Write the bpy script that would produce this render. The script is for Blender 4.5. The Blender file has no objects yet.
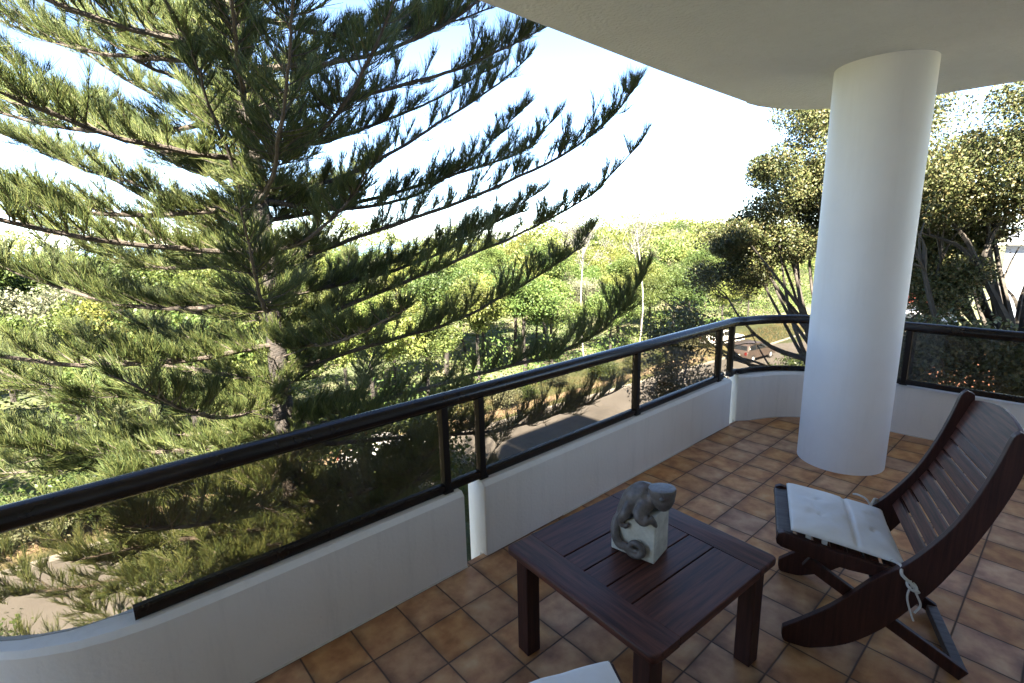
import bpy, bmesh, math, random
import numpy as np
from mathutils import Vector, Matrix
R = math.radians
C = bpy.context.scene.collection
scene = bpy.context.scene

# ------------------------------------------------------------------ camera
cam_d = bpy.data.cameras.new('camera'); cam_o = bpy.data.objects.new('camera', cam_d); C.objects.link(cam_o)
cam_d.sensor_fit = 'HORIZONTAL'; cam_d.sensor_width = 36.0; cam_d.lens = 36.0 * 505.86 / 1024.0
cam_d.clip_start = 0.05; cam_d.clip_end = 6000
YAW, PITCH, ROLL = 0.8554, 0.2050, -0.0233
f_ = Vector((math.cos(YAW)*math.cos(PITCH), math.sin(YAW)*math.cos(PITCH), -math.sin(PITCH)))
r_ = f_.cross(Vector((0, 0, 1))).normalized(); u_ = r_.cross(f_)
r2 = r_*math.cos(ROLL) + u_*math.sin(ROLL); u2 = u_*math.cos(ROLL) - r_*math.sin(ROLL)
mw = Matrix((r2, u2, -f_)).transposed().to_4x4(); mw.translation = Vector((-0.969, -1.803, 1.765))
cam_o.matrix_world = mw
scene.camera = cam_o

# ------------------------------------------------------------------ light
SUN_AZ, SUN_EL = 222.0, 43.0          # direction TO the sun, degrees (azimuth counter-clockwise from +x)
w = bpy.data.worlds.new('World'); scene.world = w; w.use_nodes = True
nt = w.node_tree; bg = nt.nodes['Background']
sky = nt.nodes.new('ShaderNodeTexSky'); sky.sky_type = 'NISHITA'; sky.sun_disc = False
sky.sun_elevation = R(SUN_EL); sky.sun_rotation = R(90 - SUN_AZ)
sky.air_density = 0.75; sky.dust_density = 0.15; sky.ozone_density = 1.6; sky.altitude = 1200
nt.links.new(sky.outputs[0], bg.inputs[0]); bg.inputs[1].default_value = 0.05
sd = bpy.data.lights.new('sun', 'SUN'); sd.energy = 5.0; sd.angle = R(0.55); sd.color = (1.0, 0.93, 0.80)
so = bpy.data.objects.new('sun', sd); C.objects.link(so)
tosun = Vector((math.cos(R(SUN_AZ))*math.cos(R(SUN_EL)), math.sin(R(SUN_AZ))*math.cos(R(SUN_EL)), math.sin(R(SUN_EL))))
so.rotation_euler = tosun.to_track_quat('Z', 'Y').to_euler()
so.location = (-20, -20, 40)
vs = scene.view_settings
vs.view_transform = 'Standard'; vs.look = 'None'; vs.gamma = 1.0; vs.use_curve_mapping = False
vs.exposure = 3.85
cy = scene.cycles
cy.max_bounces = 8; cy.transparent_max_bounces = 16; cy.diffuse_bounces = 4; cy.glossy_bounces = 3

# ------------------------------------------------------------------ materials
def new_mat(name):
    m = bpy.data.materials.new(name); m.use_nodes = True
    return m, m.node_tree, m.node_tree.nodes['Principled BSDF']
def N(t, kind, **kw):
    n = t.nodes.new(kind)
    for k, v in kw.items():
        if k.startswith('i_'): n.inputs[k[2:].replace('_', ' ')].default_value = v
        else: setattr(n, k, v)
    return n
def ramp(t, stops):
    n = t.nodes.new('ShaderNodeValToRGB'); e = n.color_ramp.elements
    while len(e) < len(stops): e.new(0.5)
    for k, (p, c) in enumerate(stops): e[k].position = p; e[k].color = (*c, 1)
    return n
def bump(t, b, height, strength, dist=0.01):
    n = N(t, 'ShaderNodeBump'); n.inputs['Strength'].default_value = strength; n.inputs['Distance'].default_value = dist
    t.links.new(height, n.inputs['Height']); t.links.new(n.outputs[0], b.inputs['Normal'])
def noisy(name, c1, c2, scale=6, rough=0.6, detail=6, bscale=None, bstr=0.2, bdist=0.004, spec=0.5, coord='Object', stretch=None, lo=.3, hi=.7):
    m, t, b = new_mat(name)
    co = N(t, 'ShaderNodeTexCoord'); src = co.outputs[coord]
    if stretch:
        mp = N(t, 'ShaderNodeMapping'); mp.inputs['Scale'].default_value = stretch; t.links.new(src, mp.inputs[0]); src = mp.outputs[0]
    n = N(t, 'ShaderNodeTexNoise', i_Scale=scale, i_Detail=detail, i_Roughness=0.65); t.links.new(src, n.inputs['Vector'])
    r = ramp(t, [(lo, c1), (hi, c2)]); t.links.new(n.outputs['Fac'], r.inputs[0]); t.links.new(r.outputs[0], b.inputs['Base Color'])
    b.inputs['Roughness'].default_value = rough; b.inputs['Specular IOR Level'].default_value = spec
    if bscale:
        n2 = N(t, 'ShaderNodeTexNoise', i_Scale=bscale, i_Detail=4); t.links.new(src, n2.inputs['Vector'])
        bump(t, b, n2.outputs['Fac'], bstr, bdist)
    return m
def leafy(name, cols, transl=0.35, rough=0.55, spec=0.3, vary=.4):
    """leaf material: colour varies from leaf to leaf, with light coming through the blade"""
    m, t, b = new_mat(name)
    g = N(t, 'ShaderNodeNewGeometry')
    r = ramp(t, [(i/max(1, len(cols)-1), c) for i, c in enumerate(cols)])
    t.links.new(g.outputs['Random Per Island'], r.inputs[0])
    n = N(t, 'ShaderNodeTexNoise', i_Scale=.13, i_Detail=3); t.links.new(g.outputs['Position'], n.inputs['Vector'])      # whole boughs and crowns differ too
    mv = N(t, 'ShaderNodeMapRange'); mv.inputs[1].default_value = .3; mv.inputs[2].default_value = .7; mv.inputs[3].default_value = 1-vary; mv.inputs[4].default_value = 1+vary; t.links.new(n.outputs['Fac'], mv.inputs[0])
    sp = N(t, 'ShaderNodeSeparateColor'); t.links.new(n.outputs['Color'], sp.inputs[0])
    mh = N(t, 'ShaderNodeMapRange'); mh.inputs[1].default_value = .3; mh.inputs[2].default_value = .7; mh.inputs[3].default_value = .5-.05*vary; mh.inputs[4].default_value = .5+.075*vary; t.links.new(sp.outputs[1], mh.inputs[0])
    hv = N(t, 'ShaderNodeHueSaturation'); t.links.new(r.outputs[0], hv.inputs['Color']); t.links.new(mv.outputs[0], hv.inputs['Value']); t.links.new(mh.outputs[0], hv.inputs['Hue'])
    r = hv
    t.links.new(r.outputs[0], b.inputs['Base Color'])
    b.inputs['Roughness'].default_value = rough; b.inputs['Specular IOR Level'].default_value = spec
    tr = N(t, 'ShaderNodeBsdfTranslucent'); mx = N(t, 'ShaderNodeMixShader'); mx.inputs[0].default_value = transl
    hs = N(t, 'ShaderNodeHueSaturation'); hs.inputs['Saturation'].default_value = 1.05; hs.inputs['Value'].default_value = 1.25; hs.inputs['Hue'].default_value = 0.497
    t.links.new(r.outputs[0], hs.inputs['Color']); t.links.new(hs.outputs[0], tr.inputs[0])
    t.links.new(b.outputs[0], mx.inputs[1]); t.links.new(tr.outputs[0], mx.inputs[2])
    t.links.new(mx.outputs[0], t.nodes['Material Output'].inputs[0])
    return m

M = {}
def paint(name, c1, c2, stain, amount, rough, bscale, bstr, bdist):
    """old wall paint: faint cloudy patches, thin downward weather streaks, trowelled bumps"""
    m = noisy(name, c1, c2, 1.6, rough, bscale=bscale, bstr=bstr, bdist=bdist); t = m.node_tree; b = t.nodes['Principled BSDF']
    src = b.inputs['Base Color'].links[0].from_socket; co = t.nodes['Texture Coordinate']
    mp = N(t, 'ShaderNodeMapping'); mp.inputs['Scale'].default_value = (9, 9, .8); t.links.new(co.outputs['Object'], mp.inputs[0])
    n = N(t, 'ShaderNodeTexNoise', i_Scale=1.6, i_Detail=8, i_Roughness=.7); t.links.new(mp.outputs[0], n.inputs['Vector'])
    mr = N(t, 'ShaderNodeMapRange'); mr.inputs[1].default_value = .52; mr.inputs[2].default_value = .75; mr.inputs[4].default_value = amount; t.links.new(n.outputs['Fac'], mr.inputs[0])
    n2 = N(t, 'ShaderNodeTexNoise', i_Scale=38, i_Detail=3); t.links.new(co.outputs['Object'], n2.inputs['Vector'])
    mr2 = N(t, 'ShaderNodeMapRange'); mr2.inputs[1].default_value = .68; mr2.inputs[2].default_value = .76; mr2.inputs[4].default_value = amount*.9; t.links.new(n2.outputs['Fac'], mr2.inputs[0])
    mx = N(t, 'ShaderNodeMath', operation='MAXIMUM'); t.links.new(mr.outputs[0], mx.inputs[0]); t.links.new(mr2.outputs[0], mx.inputs[1])
    mm = N(t, 'ShaderNodeMix', data_type='RGBA'); t.links.new(mx.outputs[0], mm.inputs['Factor']); t.links.new(src, mm.inputs['A']); mm.inputs['B'].default_value = (*stain, 1)
    t.links.new(mm.outputs['Result'], b.inputs['Base Color']); return m
M['render'] = paint('painted_render', (.80, .755, .70), (.85, .81, .76), (.56, .53, .49), .30, .75, 55, .4, .004)
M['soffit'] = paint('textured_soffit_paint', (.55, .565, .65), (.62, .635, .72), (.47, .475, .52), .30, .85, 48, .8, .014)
M['column'] = paint('column_paint', (.77, .76, .765), (.83, .82, .825), (.64, .62, .60), .22, .6, 35, .10, .003)
M['rail'] = noisy('dark_bronze_powder_coat', (.010, .007, .006), (.022, .014, .011), 3, .24, bscale=120, bstr=.03, bdist=.001, spec=.4)
M['post'] = noisy('dark_bronze_post', (.010, .007, .006), (.018, .012, .010), 3, .45, spec=.2)
M['bark'] = noisy('grey_brown_bark', (.011, .0085, .007), (.042, .032, .024), 9, .9, bscale=22, bstr=.9, bdist=.03, stretch=(1, 1, 2.2))
M['branch_bark'] = noisy('branch_bark', (.022, .017, .013), (.090, .068, .050), 14, .9, bscale=40, bstr=.8, bdist=.015)
M['pale_bark'] = noisy('pale_gum_bark', (.13, .118, .10), (.24, .22, .19), 4, .8)
M['dark_bark'] = noisy('dark_tree_bark', (.02, .016, .012), (.06, .048, .036), 6, .9)
M['needle'] = leafy('pine_needles', [(.028, .042, .014), (.058, .080, .022), (.098, .116, .032), (.15, .15, .048)], .2, .5, .3, .15)
M['leaf_yellow'] = leafy('yellow_green_leaves', [(.086, .108, .021), (.132, .145, .032), (.175, .17, .052)], .4)
M['leaf_mid'] = leafy('mid_green_leaves', [(.045, .072, .017), (.075, .102, .024), (.11, .13, .034)], .4)
M['leaf_far'] = leafy('distant_leaves', [(.075, .098, .023), (.12, .135, .034), (.165, .165, .052)], .3)
M['leaf_grey'] = leafy('grey_green_leaves', [(.07, .08, .042), (.115, .12, .066), (.15, .14, .088)], .25)
M['leaf_dead'] = leafy('bleached_twigs', [(.10, .09, .08), (.17, .155, .135)], .2)
M['leaf_dark'] = leafy('dark_glossy_leaves', [(.022, .027, .009), (.038, .045, .014), (.060, .064, .021), (.105, .085, .038)], .12, .5, .3)
M['leaf_shrub'] = leafy('shrub_leaves', [(.03, .045, .015), (.055, .075, .022), (.09, .105, .03)], .3, .45)

def glass_mat():
    m, t, b = new_mat('grey_tinted_glass')
    tr = N(t, 'ShaderNodeBsdfTransparent'); tr.inputs[0].default_value = (.70, .67, .625, 1)
    gl = N(t, 'ShaderNodeBsdfGlossy'); gl.inputs['Roughness'].default_value = .02
    lw = N(t, 'ShaderNodeLayerWeight'); lw.inputs['Blend'].default_value = .5
    pw = N(t, 'ShaderNodeMath', operation='POWER'); pw.inputs[1].default_value = 5.0; t.links.new(lw.outputs['Facing'], pw.inputs[0])
    fr = N(t, 'ShaderNodeMath', operation='MULTIPLY_ADD'); fr.inputs[1].default_value = .9; fr.inputs[2].default_value = .035; t.links.new(pw.outputs[0], fr.inputs[0]); mx = N(t, 'ShaderNodeMixShader')
    df = N(t, 'ShaderNodeBsdfDiffuse'); df.inputs[0].default_value = (.5, .48, .45, 1)
    co = N(t, 'ShaderNodeTexCoord'); n = N(t, 'ShaderNodeTexNoise', i_Scale=5, i_Detail=8); t.links.new(co.outputs['Object'], n.inputs['Vector'])
    r = ramp(t, [(.4, (.015,)*3), (.8, (.07,)*3)]); t.links.new(n.outputs['Fac'], r.inputs[0])
    m2 = N(t, 'ShaderNodeMixShader'); t.links.new(r.outputs[0], m2.inputs[0]); t.links.new(tr.outputs[0], m2.inputs[1]); t.links.new(df.outputs[0], m2.inputs[2])
    t.links.new(fr.outputs[0], mx.inputs[0]); t.links.new(m2.outputs[0], mx.inputs[1]); t.links.new(gl.outputs[0], mx.inputs[2])
    t.links.new(mx.outputs[0], t.nodes['Material Output'].inputs[0])
    return m
M['glass'] = glass_mat()
M['car_glass'] = noisy('dark_car_glass', (.01, .012, .014), (.02, .022, .024), 2, .08)

TILE = 0.23
def tile_mat():
    m, t, b = new_mat('terracotta_floor_tiles')
    co = N(t, 'ShaderNodeTexCoord')
    mp = N(t, 'ShaderNodeMapping'); mp.inputs['Scale'].default_value = (1/TILE, 1/TILE, 1); t.links.new(co.outputs['Object'], mp.inputs[0])
    # slight wobble keeps the grout lines from being ruler straight
    nw = N(t, 'ShaderNodeTexNoise', i_Scale=3, i_Detail=2); t.links.new(co.outputs['Object'], nw.inputs['Vector'])
    vsb = N(t, 'ShaderNodeVectorMath', operation='SUBTRACT'); vsb.inputs[1].default_value = (.5, .5, .5); t.links.new(nw.outputs['Color'], vsb.inputs[0])
    vsc = N(t, 'ShaderNodeVectorMath', operation='SCALE'); vsc.inputs['Scale'].default_value = .05; t.links.new(vsb.outputs[0], vsc.inputs[0])
    va = N(t, 'ShaderNodeVectorMath', operation='ADD'); t.links.new(mp.outputs[0], va.inputs[0]); t.links.new(vsc.outputs[0], va.inputs[1])
    vz = N(t, 'ShaderNodeVectorMath', operation='MULTIPLY'); vz.inputs[1].default_value = (1, 1, 0); t.links.new(va.outputs[0], vz.inputs[0])
    vo = N(t, 'ShaderNodeVectorMath', operation='ADD'); vo.inputs[1].default_value = (0, 0, .5); t.links.new(vz.outputs[0], vo.inputs[0]); va = vo
    fl = N(t, 'ShaderNodeVectorMath', operation='FLOOR'); t.links.new(va.outputs[0], fl.inputs[0])
    fr = N(t, 'ShaderNodeVectorMath', operation='FRACTION'); t.links.new(va.outputs[0], fr.inputs[0])
    sp = N(t, 'ShaderNodeSeparateXYZ'); t.links.new(fr.outputs[0], sp.inputs[0])
    def edge(o):
        a = N(t, 'ShaderNodeMath', operation='SUBTRACT'); a.inputs[1].default_value = .5; t.links.new(o, a.inputs[0])
        c = N(t, 'ShaderNodeMath', operation='ABSOLUTE'); t.links.new(a.outputs[0], c.inputs[0])
        return c.outputs[0]
    mxm = N(t, 'ShaderNodeMath', operation='MAXIMUM'); t.links.new(edge(sp.outputs[0]), mxm.inputs[0]); t.links.new(edge(sp.outputs[1]), mxm.inputs[1])
    grout = N(t, 'ShaderNodeMapRange'); grout.inputs[1].default_value = .476; grout.inputs[2].default_value = .494; t.links.new(mxm.outputs[0], grout.inputs[0])
    rim = N(t, 'ShaderNodeMapRange'); rim.inputs[1].default_value = .30; rim.inputs[2].default_value = .485; t.links.new(mxm.outputs[0], rim.inputs[0])
    wn = N(t, 'ShaderNodeTexWhiteNoise', noise_dimensions='3D'); t.links.new(fl.outputs[0], wn.inputs['Vector'])
    # glaze mottling, offset per tile so no two tiles repeat
    off = N(t, 'ShaderNodeVectorMath', operation='MULTIPLY_ADD'); off.inputs[1].default_value = (37, 53, 11)
    t.links.new(wn.outputs['Color'], off.inputs[0]); t.links.new(va.outputs[0], off.inputs[2])
    nz = N(t, 'ShaderNodeTexNoise', i_Scale=2.2, i_Detail=8, i_Roughness=.55); t.links.new(off.outputs[0], nz.inputs['Vector'])
    base = ramp(t, [(.22, (.26, .100, .032)), (.42, (.45, .195, .066)), (.58, (.58, .29, .105)), (.80, (.66, .41, .19))])
    t.links.new(nz.outputs['Fac'], base.inputs[0])
    hv = N(t, 'ShaderNodeHueSaturation'); t.links.new(base.outputs[0], hv.inputs['Color'])
    vr = N(t, 'ShaderNodeMapRange'); vr.inputs[3].default_value = .86; vr.inputs[4].default_value = 1.12; t.links.new(wn.outputs['Value'], vr.inputs[0]); t.links.new(vr.outputs[0], hv.inputs['Value'])
    wn2 = N(t, 'ShaderNodeTexWhiteNoise', noise_dimensions='4D'); wn2.inputs['W'].default_value = 3.3; t.links.new(fl.outputs[0], wn2.inputs['Vector'])
    sr = N(t, 'ShaderNodeMapRange'); sr.inputs[3].default_value = .84; sr.inputs[4].default_value = 1.04; t.links.new(wn2.outputs['Value'], sr.inputs[0]); t.links.new(sr.outputs[0], hv.inputs['Saturation'])
    # burnt rims typical of this glaze
    mn = N(t, 'ShaderNodeMath', operation='MULTIPLY'); t.links.new(rim.outputs[0], mn.inputs[0])
    n3 = N(t, 'ShaderNodeTexNoise', i_Scale=1.6, i_Detail=5); t.links.new(off.outputs[0], n3.inputs['Vector'])
    mr3 = N(t, 'ShaderNodeMapRange'); mr3.inputs[1].default_value = .35; mr3.inputs[2].default_value = .65; mr3.inputs[3].default_value = .05; mr3.inputs[4].default_value = .62; t.links.new(n3.outputs['Fac'], mr3.inputs[0])
    t.links.new(mr3.outputs[0], mn.inputs[1])
    m1 = N(t, 'ShaderNodeMix', data_type='RGBA'); t.links.new(mn.outputs[0], m1.inputs['Factor']); t.links.new(hv.outputs[0], m1.inputs['A']); m1.inputs['B'].default_value = (.085, .042, .026, 1)
    m2 = N(t, 'ShaderNodeMix', data_type='RGBA'); t.links.new(grout.outputs[0], m2.inputs['Factor']); t.links.new(m1.outputs['Result'], m2.inputs['A']); m2.inputs['B'].default_value = (.10, .062, .045, 1)
    t.links.new(m2.outputs['Result'], b.inputs['Base Color'])
    rr = N(t, 'ShaderNodeMapRange'); rr.inputs[3].default_value = .46; rr.inputs[4].default_value = .85; t.links.new(grout.outputs[0], rr.inputs[0]); t.links.new(rr.outputs[0], b.inputs['Roughness'])
    b.inputs['Specular IOR Level'].default_value = .26
    hh = N(t, 'ShaderNodeMath', operation='MULTIPLY_ADD'); hh.inputs[1].default_value = -1.0; t.links.new(grout.outputs[0], hh.inputs[0])
    nh = N(t, 'ShaderNodeMath', operation='MULTIPLY'); nh.inputs[1].default_value = .5; t.links.new(nz.outputs['Fac'], nh.inputs[0]); t.links.new(nh.outputs[0], hh.inputs[2])
    bump(t, b, hh.outputs[0], .35, .004)
    return m
M['tile'] = tile_mat()
def wood(name, c1, c2, rough=.5, axis=(1.2, 22, 22)):
    return noisy(name, c1, c2, 3.2, rough, detail=8, bscale=9, bstr=.16, bdist=.002, stretch=axis, spec=.32, lo=.36, hi=.66)
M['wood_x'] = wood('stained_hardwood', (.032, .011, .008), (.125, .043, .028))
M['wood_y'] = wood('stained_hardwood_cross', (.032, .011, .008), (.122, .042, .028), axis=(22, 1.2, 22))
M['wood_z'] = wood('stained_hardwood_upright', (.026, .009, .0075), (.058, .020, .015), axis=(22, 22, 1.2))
M['wood_grey'] = wood('grey_hardwood', (.055, .042, .040), (.11, .09, .085), .5, axis=(22, 1.2, 22))  # greyer, less red tone for the chair's front bar and stretcher
M['cushion'] = noisy('natural_calico', (.74, .71, .675), (.83, .81, .785), 7, .9, bscale=220, bstr=.25, bdist=.001)
M['tie'] = noisy('cotton_tape', (.52, .48, .42), (.64, .60, .54), 30, .9)
M['plaque'] = noisy('white_care_tag', (.72, .72, .74), (.8, .8, .8), 10, .7)
M['figurine'] = noisy('mottled_grey_ceramic', (.060, .050, .046), (.165, .140, .128), 34, .5, bscale=90, bstr=.25, bdist=.002)
M['figurine_casque'] = noisy('polished_grey_ceramic', (.075, .068, .066), (.15, .138, .132), 16, .34)
M['stone_block'] = noisy('cream_carved_stone', (.42, .40, .34), (.62, .60, .52), 26, .8, bscale=70, bstr=.6, bdist=.003)
M['asphalt'] = noisy('worn_asphalt', (.062, .055, .048), (.105, .094, .082), .35, .9, bscale=18, bstr=.2, bdist=.01)
M['kerb'] = noisy('pale_concrete', (.20, .185, .165), (.29, .27, .245), 2, .85)
M['path'] = noisy('sandy_path', (.15, .105, .065), (.25, .185, .12), .8, .95)
M['white_paint'] = noisy('white_painted_wall', (.74, .73, .71), (.80, .79, .77), 1.5, .7)
M['grey_clad'] = noisy('grey_cladding', (.20, .215, .24), (.27, .285, .31), 1.5, .6)
M['bounce_pane'] = noisy('pale_bounce_glazing', (.62, .60, .57), (.74, .72, .69), 3, .35, stretch=(14, 14, .3))  # pale glazing out of view, added to bounce light onto the parapet
M['window'] = noisy('dark_window', (.02, .025, .03), (.05, .055, .06), .8, .1)
M['roof_red'] = noisy('red_roof_tiles', (.28, .055, .04), (.40, .10, .07), 3, .8)
M['brick'] = noisy('orange_brick', (.36, .15, .08), (.48, .23, .13), 3, .85)
M['rubber'] = noisy('black_rubber', (.012,)*3, (.02,)*3, 8, .8)
M['alloy'] = noisy('wheel_alloy', (.35,)*3, (.45,)*3, 8, .35)
M['car_brown'] = noisy('bronze_car_paint', (.050, .038, .032), (.064, .049, .042), 2, .3, spec=.6)
M['car_white'] = noisy('white_car_paint', (.70, .70, .70), (.76, .76, .76), 2, .3, spec=.6)
M['tail'] = noisy('red_tail_lamp', (.10, .008, .008), (.14, .012, .010), 4, .25)
M['plate'] = noisy('yellowed_plate', (.6, .58, .45), (.66, .64, .5), 4, .5)
M['sea'] = noisy('sea_water', (.02, .10, .16), (.03, .13, .20), .02, .15)
def ground_mat():
    m, t, b = new_mat('dry_grass_and_earth')
    co = N(t, 'ShaderNodeTexCoord')
    n = N(t, 'ShaderNodeTexNoise', i_Scale=.16, i_Detail=9, i_Roughness=.7); t.links.new(co.outputs['Object'], n.inputs['Vector'])
    r = ramp(t, [(.33, (.03, .04, .013)), (.47, (.065, .075, .024)), (.58, (.12, .10, .05)), (.72, (.17, .135, .08))]); t.links.new(n.outputs['Fac'], r.inputs[0])
    n2 = N(t, 'ShaderNodeTexNoise', i_Scale=6, i_Detail=6); t.links.new(co.outputs['Object'], n2.inputs['Vector'])
    mm = N(t, 'ShaderNodeMix', data_type='RGBA', blend_type='MULTIPLY'); mm.inputs['Factor'].default_value = .55
    t.links.new(r.outputs[0], mm.inputs['A']); r2_ = ramp(t, [(.3, (.45,)*3), (.7, (1.1,)*3)]); t.links.new(n2.outputs['Fac'], r2_.inputs[0]); t.links.new(r2_.outputs[0], mm.inputs['B'])
    t.links.new(mm.outputs['Result'], b.inputs['Base Color']); b.inputs['Roughness'].default_value = .95
    bump(t, b, n2.outputs['Fac'], .8, .08)
    return m
M['ground'] = ground_mat()

# ------------------------------------------------------------------ helpers
def tag(o, label=None, cat=None, group=None, kind=None):
    if label: o['label'] = label
    if cat: o['category'] = cat
    if group: o['group'] = group
    if kind: o['kind'] = kind
    return o
def empty(name, loc=(0, 0, 0), rz=0, label=None, cat=None, group=None, scale=1):
    o = bpy.data.objects.new(name, None); C.objects.link(o); o.location = loc; o.rotation_euler = (0, 0, rz); o.scale = (scale,)*3
    o.empty_display_size = .2
    return tag(o, label, cat, group)
def link(name, me, mat, parent=None, smooth=False):
    if mat is not None and not me.materials: me.materials.append(mat)
    o = bpy.data.objects.new(name, me); C.objects.link(o)
    if parent: o.parent = parent
    if smooth: me.polygons.foreach_set('use_smooth', np.ones(len(me.polygons), dtype=bool)); me.update()
    return o
WORLD_BUILT = set()
class MB:
    """collects verts and faces; build() links them as one mesh object"""
    def __init__(s): s.v = []; s.f = []
    def add(s, v, f):
        k = len(s.v); s.v += [tuple(map(float, p)) for p in v]; s.f += [tuple(k+i for i in q) for q in f]; return s
    def box(s, x0, x1, y0, y1, z0, z1):
        return s.add([(x0,y0,z0),(x1,y0,z0),(x1,y1,z0),(x0,y1,z0),(x0,y0,z1),(x1,y0,z1),(x1,y1,z1),(x0,y1,z1)],
                     [(3,2,1,0),(4,5,6,7),(0,1,5,4),(1,2,6,5),(2,3,7,6),(3,0,4,7)])
    def bar(s, a, b, wd, ht, up=(0, 0, 1)):
        a = Vector(a); b = Vector(b); d = (b-a).normalized(); sd_ = d.cross(Vector(up)).normalized(); u = sd_.cross(d)
        v = []
        for p in (a, b):
            for i, j in ((-1,-1),(1,-1),(1,1),(-1,1)): v.append(p + sd_*(i*wd/2) + u*(j*ht/2))
        return s.add(v, [(3,2,1,0),(4,5,6,7),(0,1,5,4),(1,2,6,5),(2,3,7,6),(3,0,4,7)])
    def prism(s, pts, z0, z1):
        n = len(pts)
        return s.add([(x,y,z0) for x,y in pts] + [(x,y,z1) for x,y in pts],
                     [tuple(range(n-1,-1,-1)), tuple(range(n,2*n))] + [(i,(i+1)%n,n+(i+1)%n,n+i) for i in range(n)])
    def prism3(s, pts, off):
        """extrude a planar outline of 3D points by the vector off"""
        n = len(pts); off = Vector(off)
        return s.add([Vector(p) for p in pts] + [Vector(p)+off for p in pts],
                     [tuple(range(n-1,-1,-1)), tuple(range(n,2*n))] + [(i,(i+1)%n,n+(i+1)%n,n+i) for i in range(n)])
    def tube(s, pts, rad, n=8, caps=True, closed=False):
        pts = [Vector(p) for p in pts]; m = len(pts)
        rad = [rad]*m if isinstance(rad, (int, float)) else list(rad)
        T = [(pts[min(i+1, m-1)]-pts[max(i-1, 0)]).normalized() for i in range(m)]
        ref = Vector((0,0,1)) if abs(T[0].z) < .9 else Vector((1,0,0))
        nn = (ref - T[0]*ref.dot(T[0])).normalized(); v = []
        for i in range(m):
            nn = (nn - T[i]*nn.dot(T[i])).normalized(); bn = T[i].cross(nn)
            for k in range(n):
                a = 2*math.pi*k/n; v.append(pts[i] + (nn*math.cos(a)+bn*math.sin(a))*rad[i])
        f = [(i*n+k, i*n+(k+1)%n, (i+1)*n+(k+1)%n, (i+1)*n+k) for i in range(m-1) for k in range(n)]
        if caps: f += [tuple(range(n-1,-1,-1)), tuple(range((m-1)*n, m*n))]
        return s.add(v, f)
    def sweep(s, path, section, close_ends=True):
        """section (a, z) swept along a flat path [(x, y)]; a = distance to the left-hand normal"""
        m = len(path); n = len(section); v = []
        for i in range(m):
            a = Vector(path[max(i-1,0)]); b = Vector(path[min(i+1,m-1)]); d = (b-a).normalized(); nl = Vector((-d.y, d.x))
            for q, z in section: v.append((path[i][0]+nl.x*q, path[i][1]+nl.y*q, z))
        f = [(i*n+k, (i+1)*n+k, (i+1)*n+(k+1)%n, i*n+(k+1)%n) for i in range(m-1) for k in range(n)]
        if close_ends: f += [tuple(range(n)), tuple(range(m*n-1, (m-1)*n-1, -1))]
        return s.add(v, f)
    def mesh(s, name, bevel=0, seg=2, loc=None):
        me = bpy.data.meshes.new(name); v = s.v
        if loc is not None: v = [(x-loc[0], y-loc[1], z-loc[2]) for x, y, z in v]
        me.from_pydata(v, [], s.f)
        bm = bmesh.new(); bm.from_mesh(me); bmesh.ops.recalc_face_normals(bm, faces=bm.faces[:])
        if bevel: bmesh.ops.bevel(bm, geom=[e for e in bm.edges if len(e.link_faces) == 2 and e.calc_face_angle(0) > .6], offset=bevel, segments=seg, affect='EDGES', profile=.6, clamp_overlap=True)
        bm.to_mesh(me); bm.free(); me.update(); return me
    def build(s, name, mat, parent=None, bevel=0, smooth=False, seg=2):
        loc = parent.location if (parent is not None and parent.name in WORLD_BUILT) else None
        o = link(name, s.mesh(name, bevel, seg, loc), mat, parent)
        if smooth: shade(o, 40)
        return o
def shade(o, ang=40):
    me = o.data; me.polygons.foreach_set('use_smooth', np.ones(len(me.polygons), dtype=bool))
    bm = bmesh.new(); bm.from_mesh(me)
    for e in bm.edges:
        if len(e.link_faces) == 2 and e.calc_face_angle(0) > R(ang): e.smooth = False
    bm.to_mesh(me); bm.free(); me.update()
def np_mesh(name, V, F, mat=None):
    """V (n,3), F (m,k) with constant k"""
    me = bpy.data.meshes.new(name); V = np.ascontiguousarray(V, dtype=np.float32); F = np.ascontiguousarray(F, dtype=np.int32)
    me.vertices.add(len(V)); me.vertices.foreach_set('co', V.ravel())
    k = F.shape[1]; me.loops.add(F.size); me.loops.foreach_set('vertex_index', F.ravel())
    me.polygons.add(len(F)); me.polygons.foreach_set('loop_start', np.arange(0, F.size, k, dtype=np.int32))
    me.update(calc_edges=True)
    if mat: me.materials.append(mat)
    return me
def catmull(P, n):
    P = np.array(P, float); P = np.vstack([2*P[0]-P[1], P, 2*P[-1]-P[-2]]); out = []
    segs = len(P)-3
    for t in np.linspace(0, segs-1e-6, n):
        i = int(t); u = t-i; a, b, c, d = P[i:i+4]
        out.append(.5*((2*b)+(-a+c)*u+(2*a-5*b+4*c-d)*u*u+(-a+3*b-3*c+d)*u**3))
    return np.array(out)
def unit(a): return a/np.maximum(np.linalg.norm(a, axis=-1, keepdims=True), 1e-9)
def copy_thing(root, loc, rz, scale=1):
    r = root.copy(); C.objects.link(r); r.location = loc; r.rotation_euler = (0, 0, rz); r.scale = (scale,)*3 if isinstance(scale, (int, float)) else scale
    def kids(a, b):
        for ch in list(a.children):
            c = ch.copy(); C.objects.link(c); c.parent = b; kids(ch, c)
    kids(root, r)
    return r

# ------------------------------------------------------------------ balcony structure
YI = 0.235                    # inner face of the parapet
ZT = 0.445                    # top of the parapet
ZC = 2.83                     # balcony ceiling
GZ = -8.8                     # street level
def arc(cx, cy, r, a0, a1, n):
    return [(cx+r*math.cos(R(a0+(a1-a0)*i/n)), cy+r*math.sin(R(a0+(a1-a0)*i/n))) for i in range(n+1)]
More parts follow.
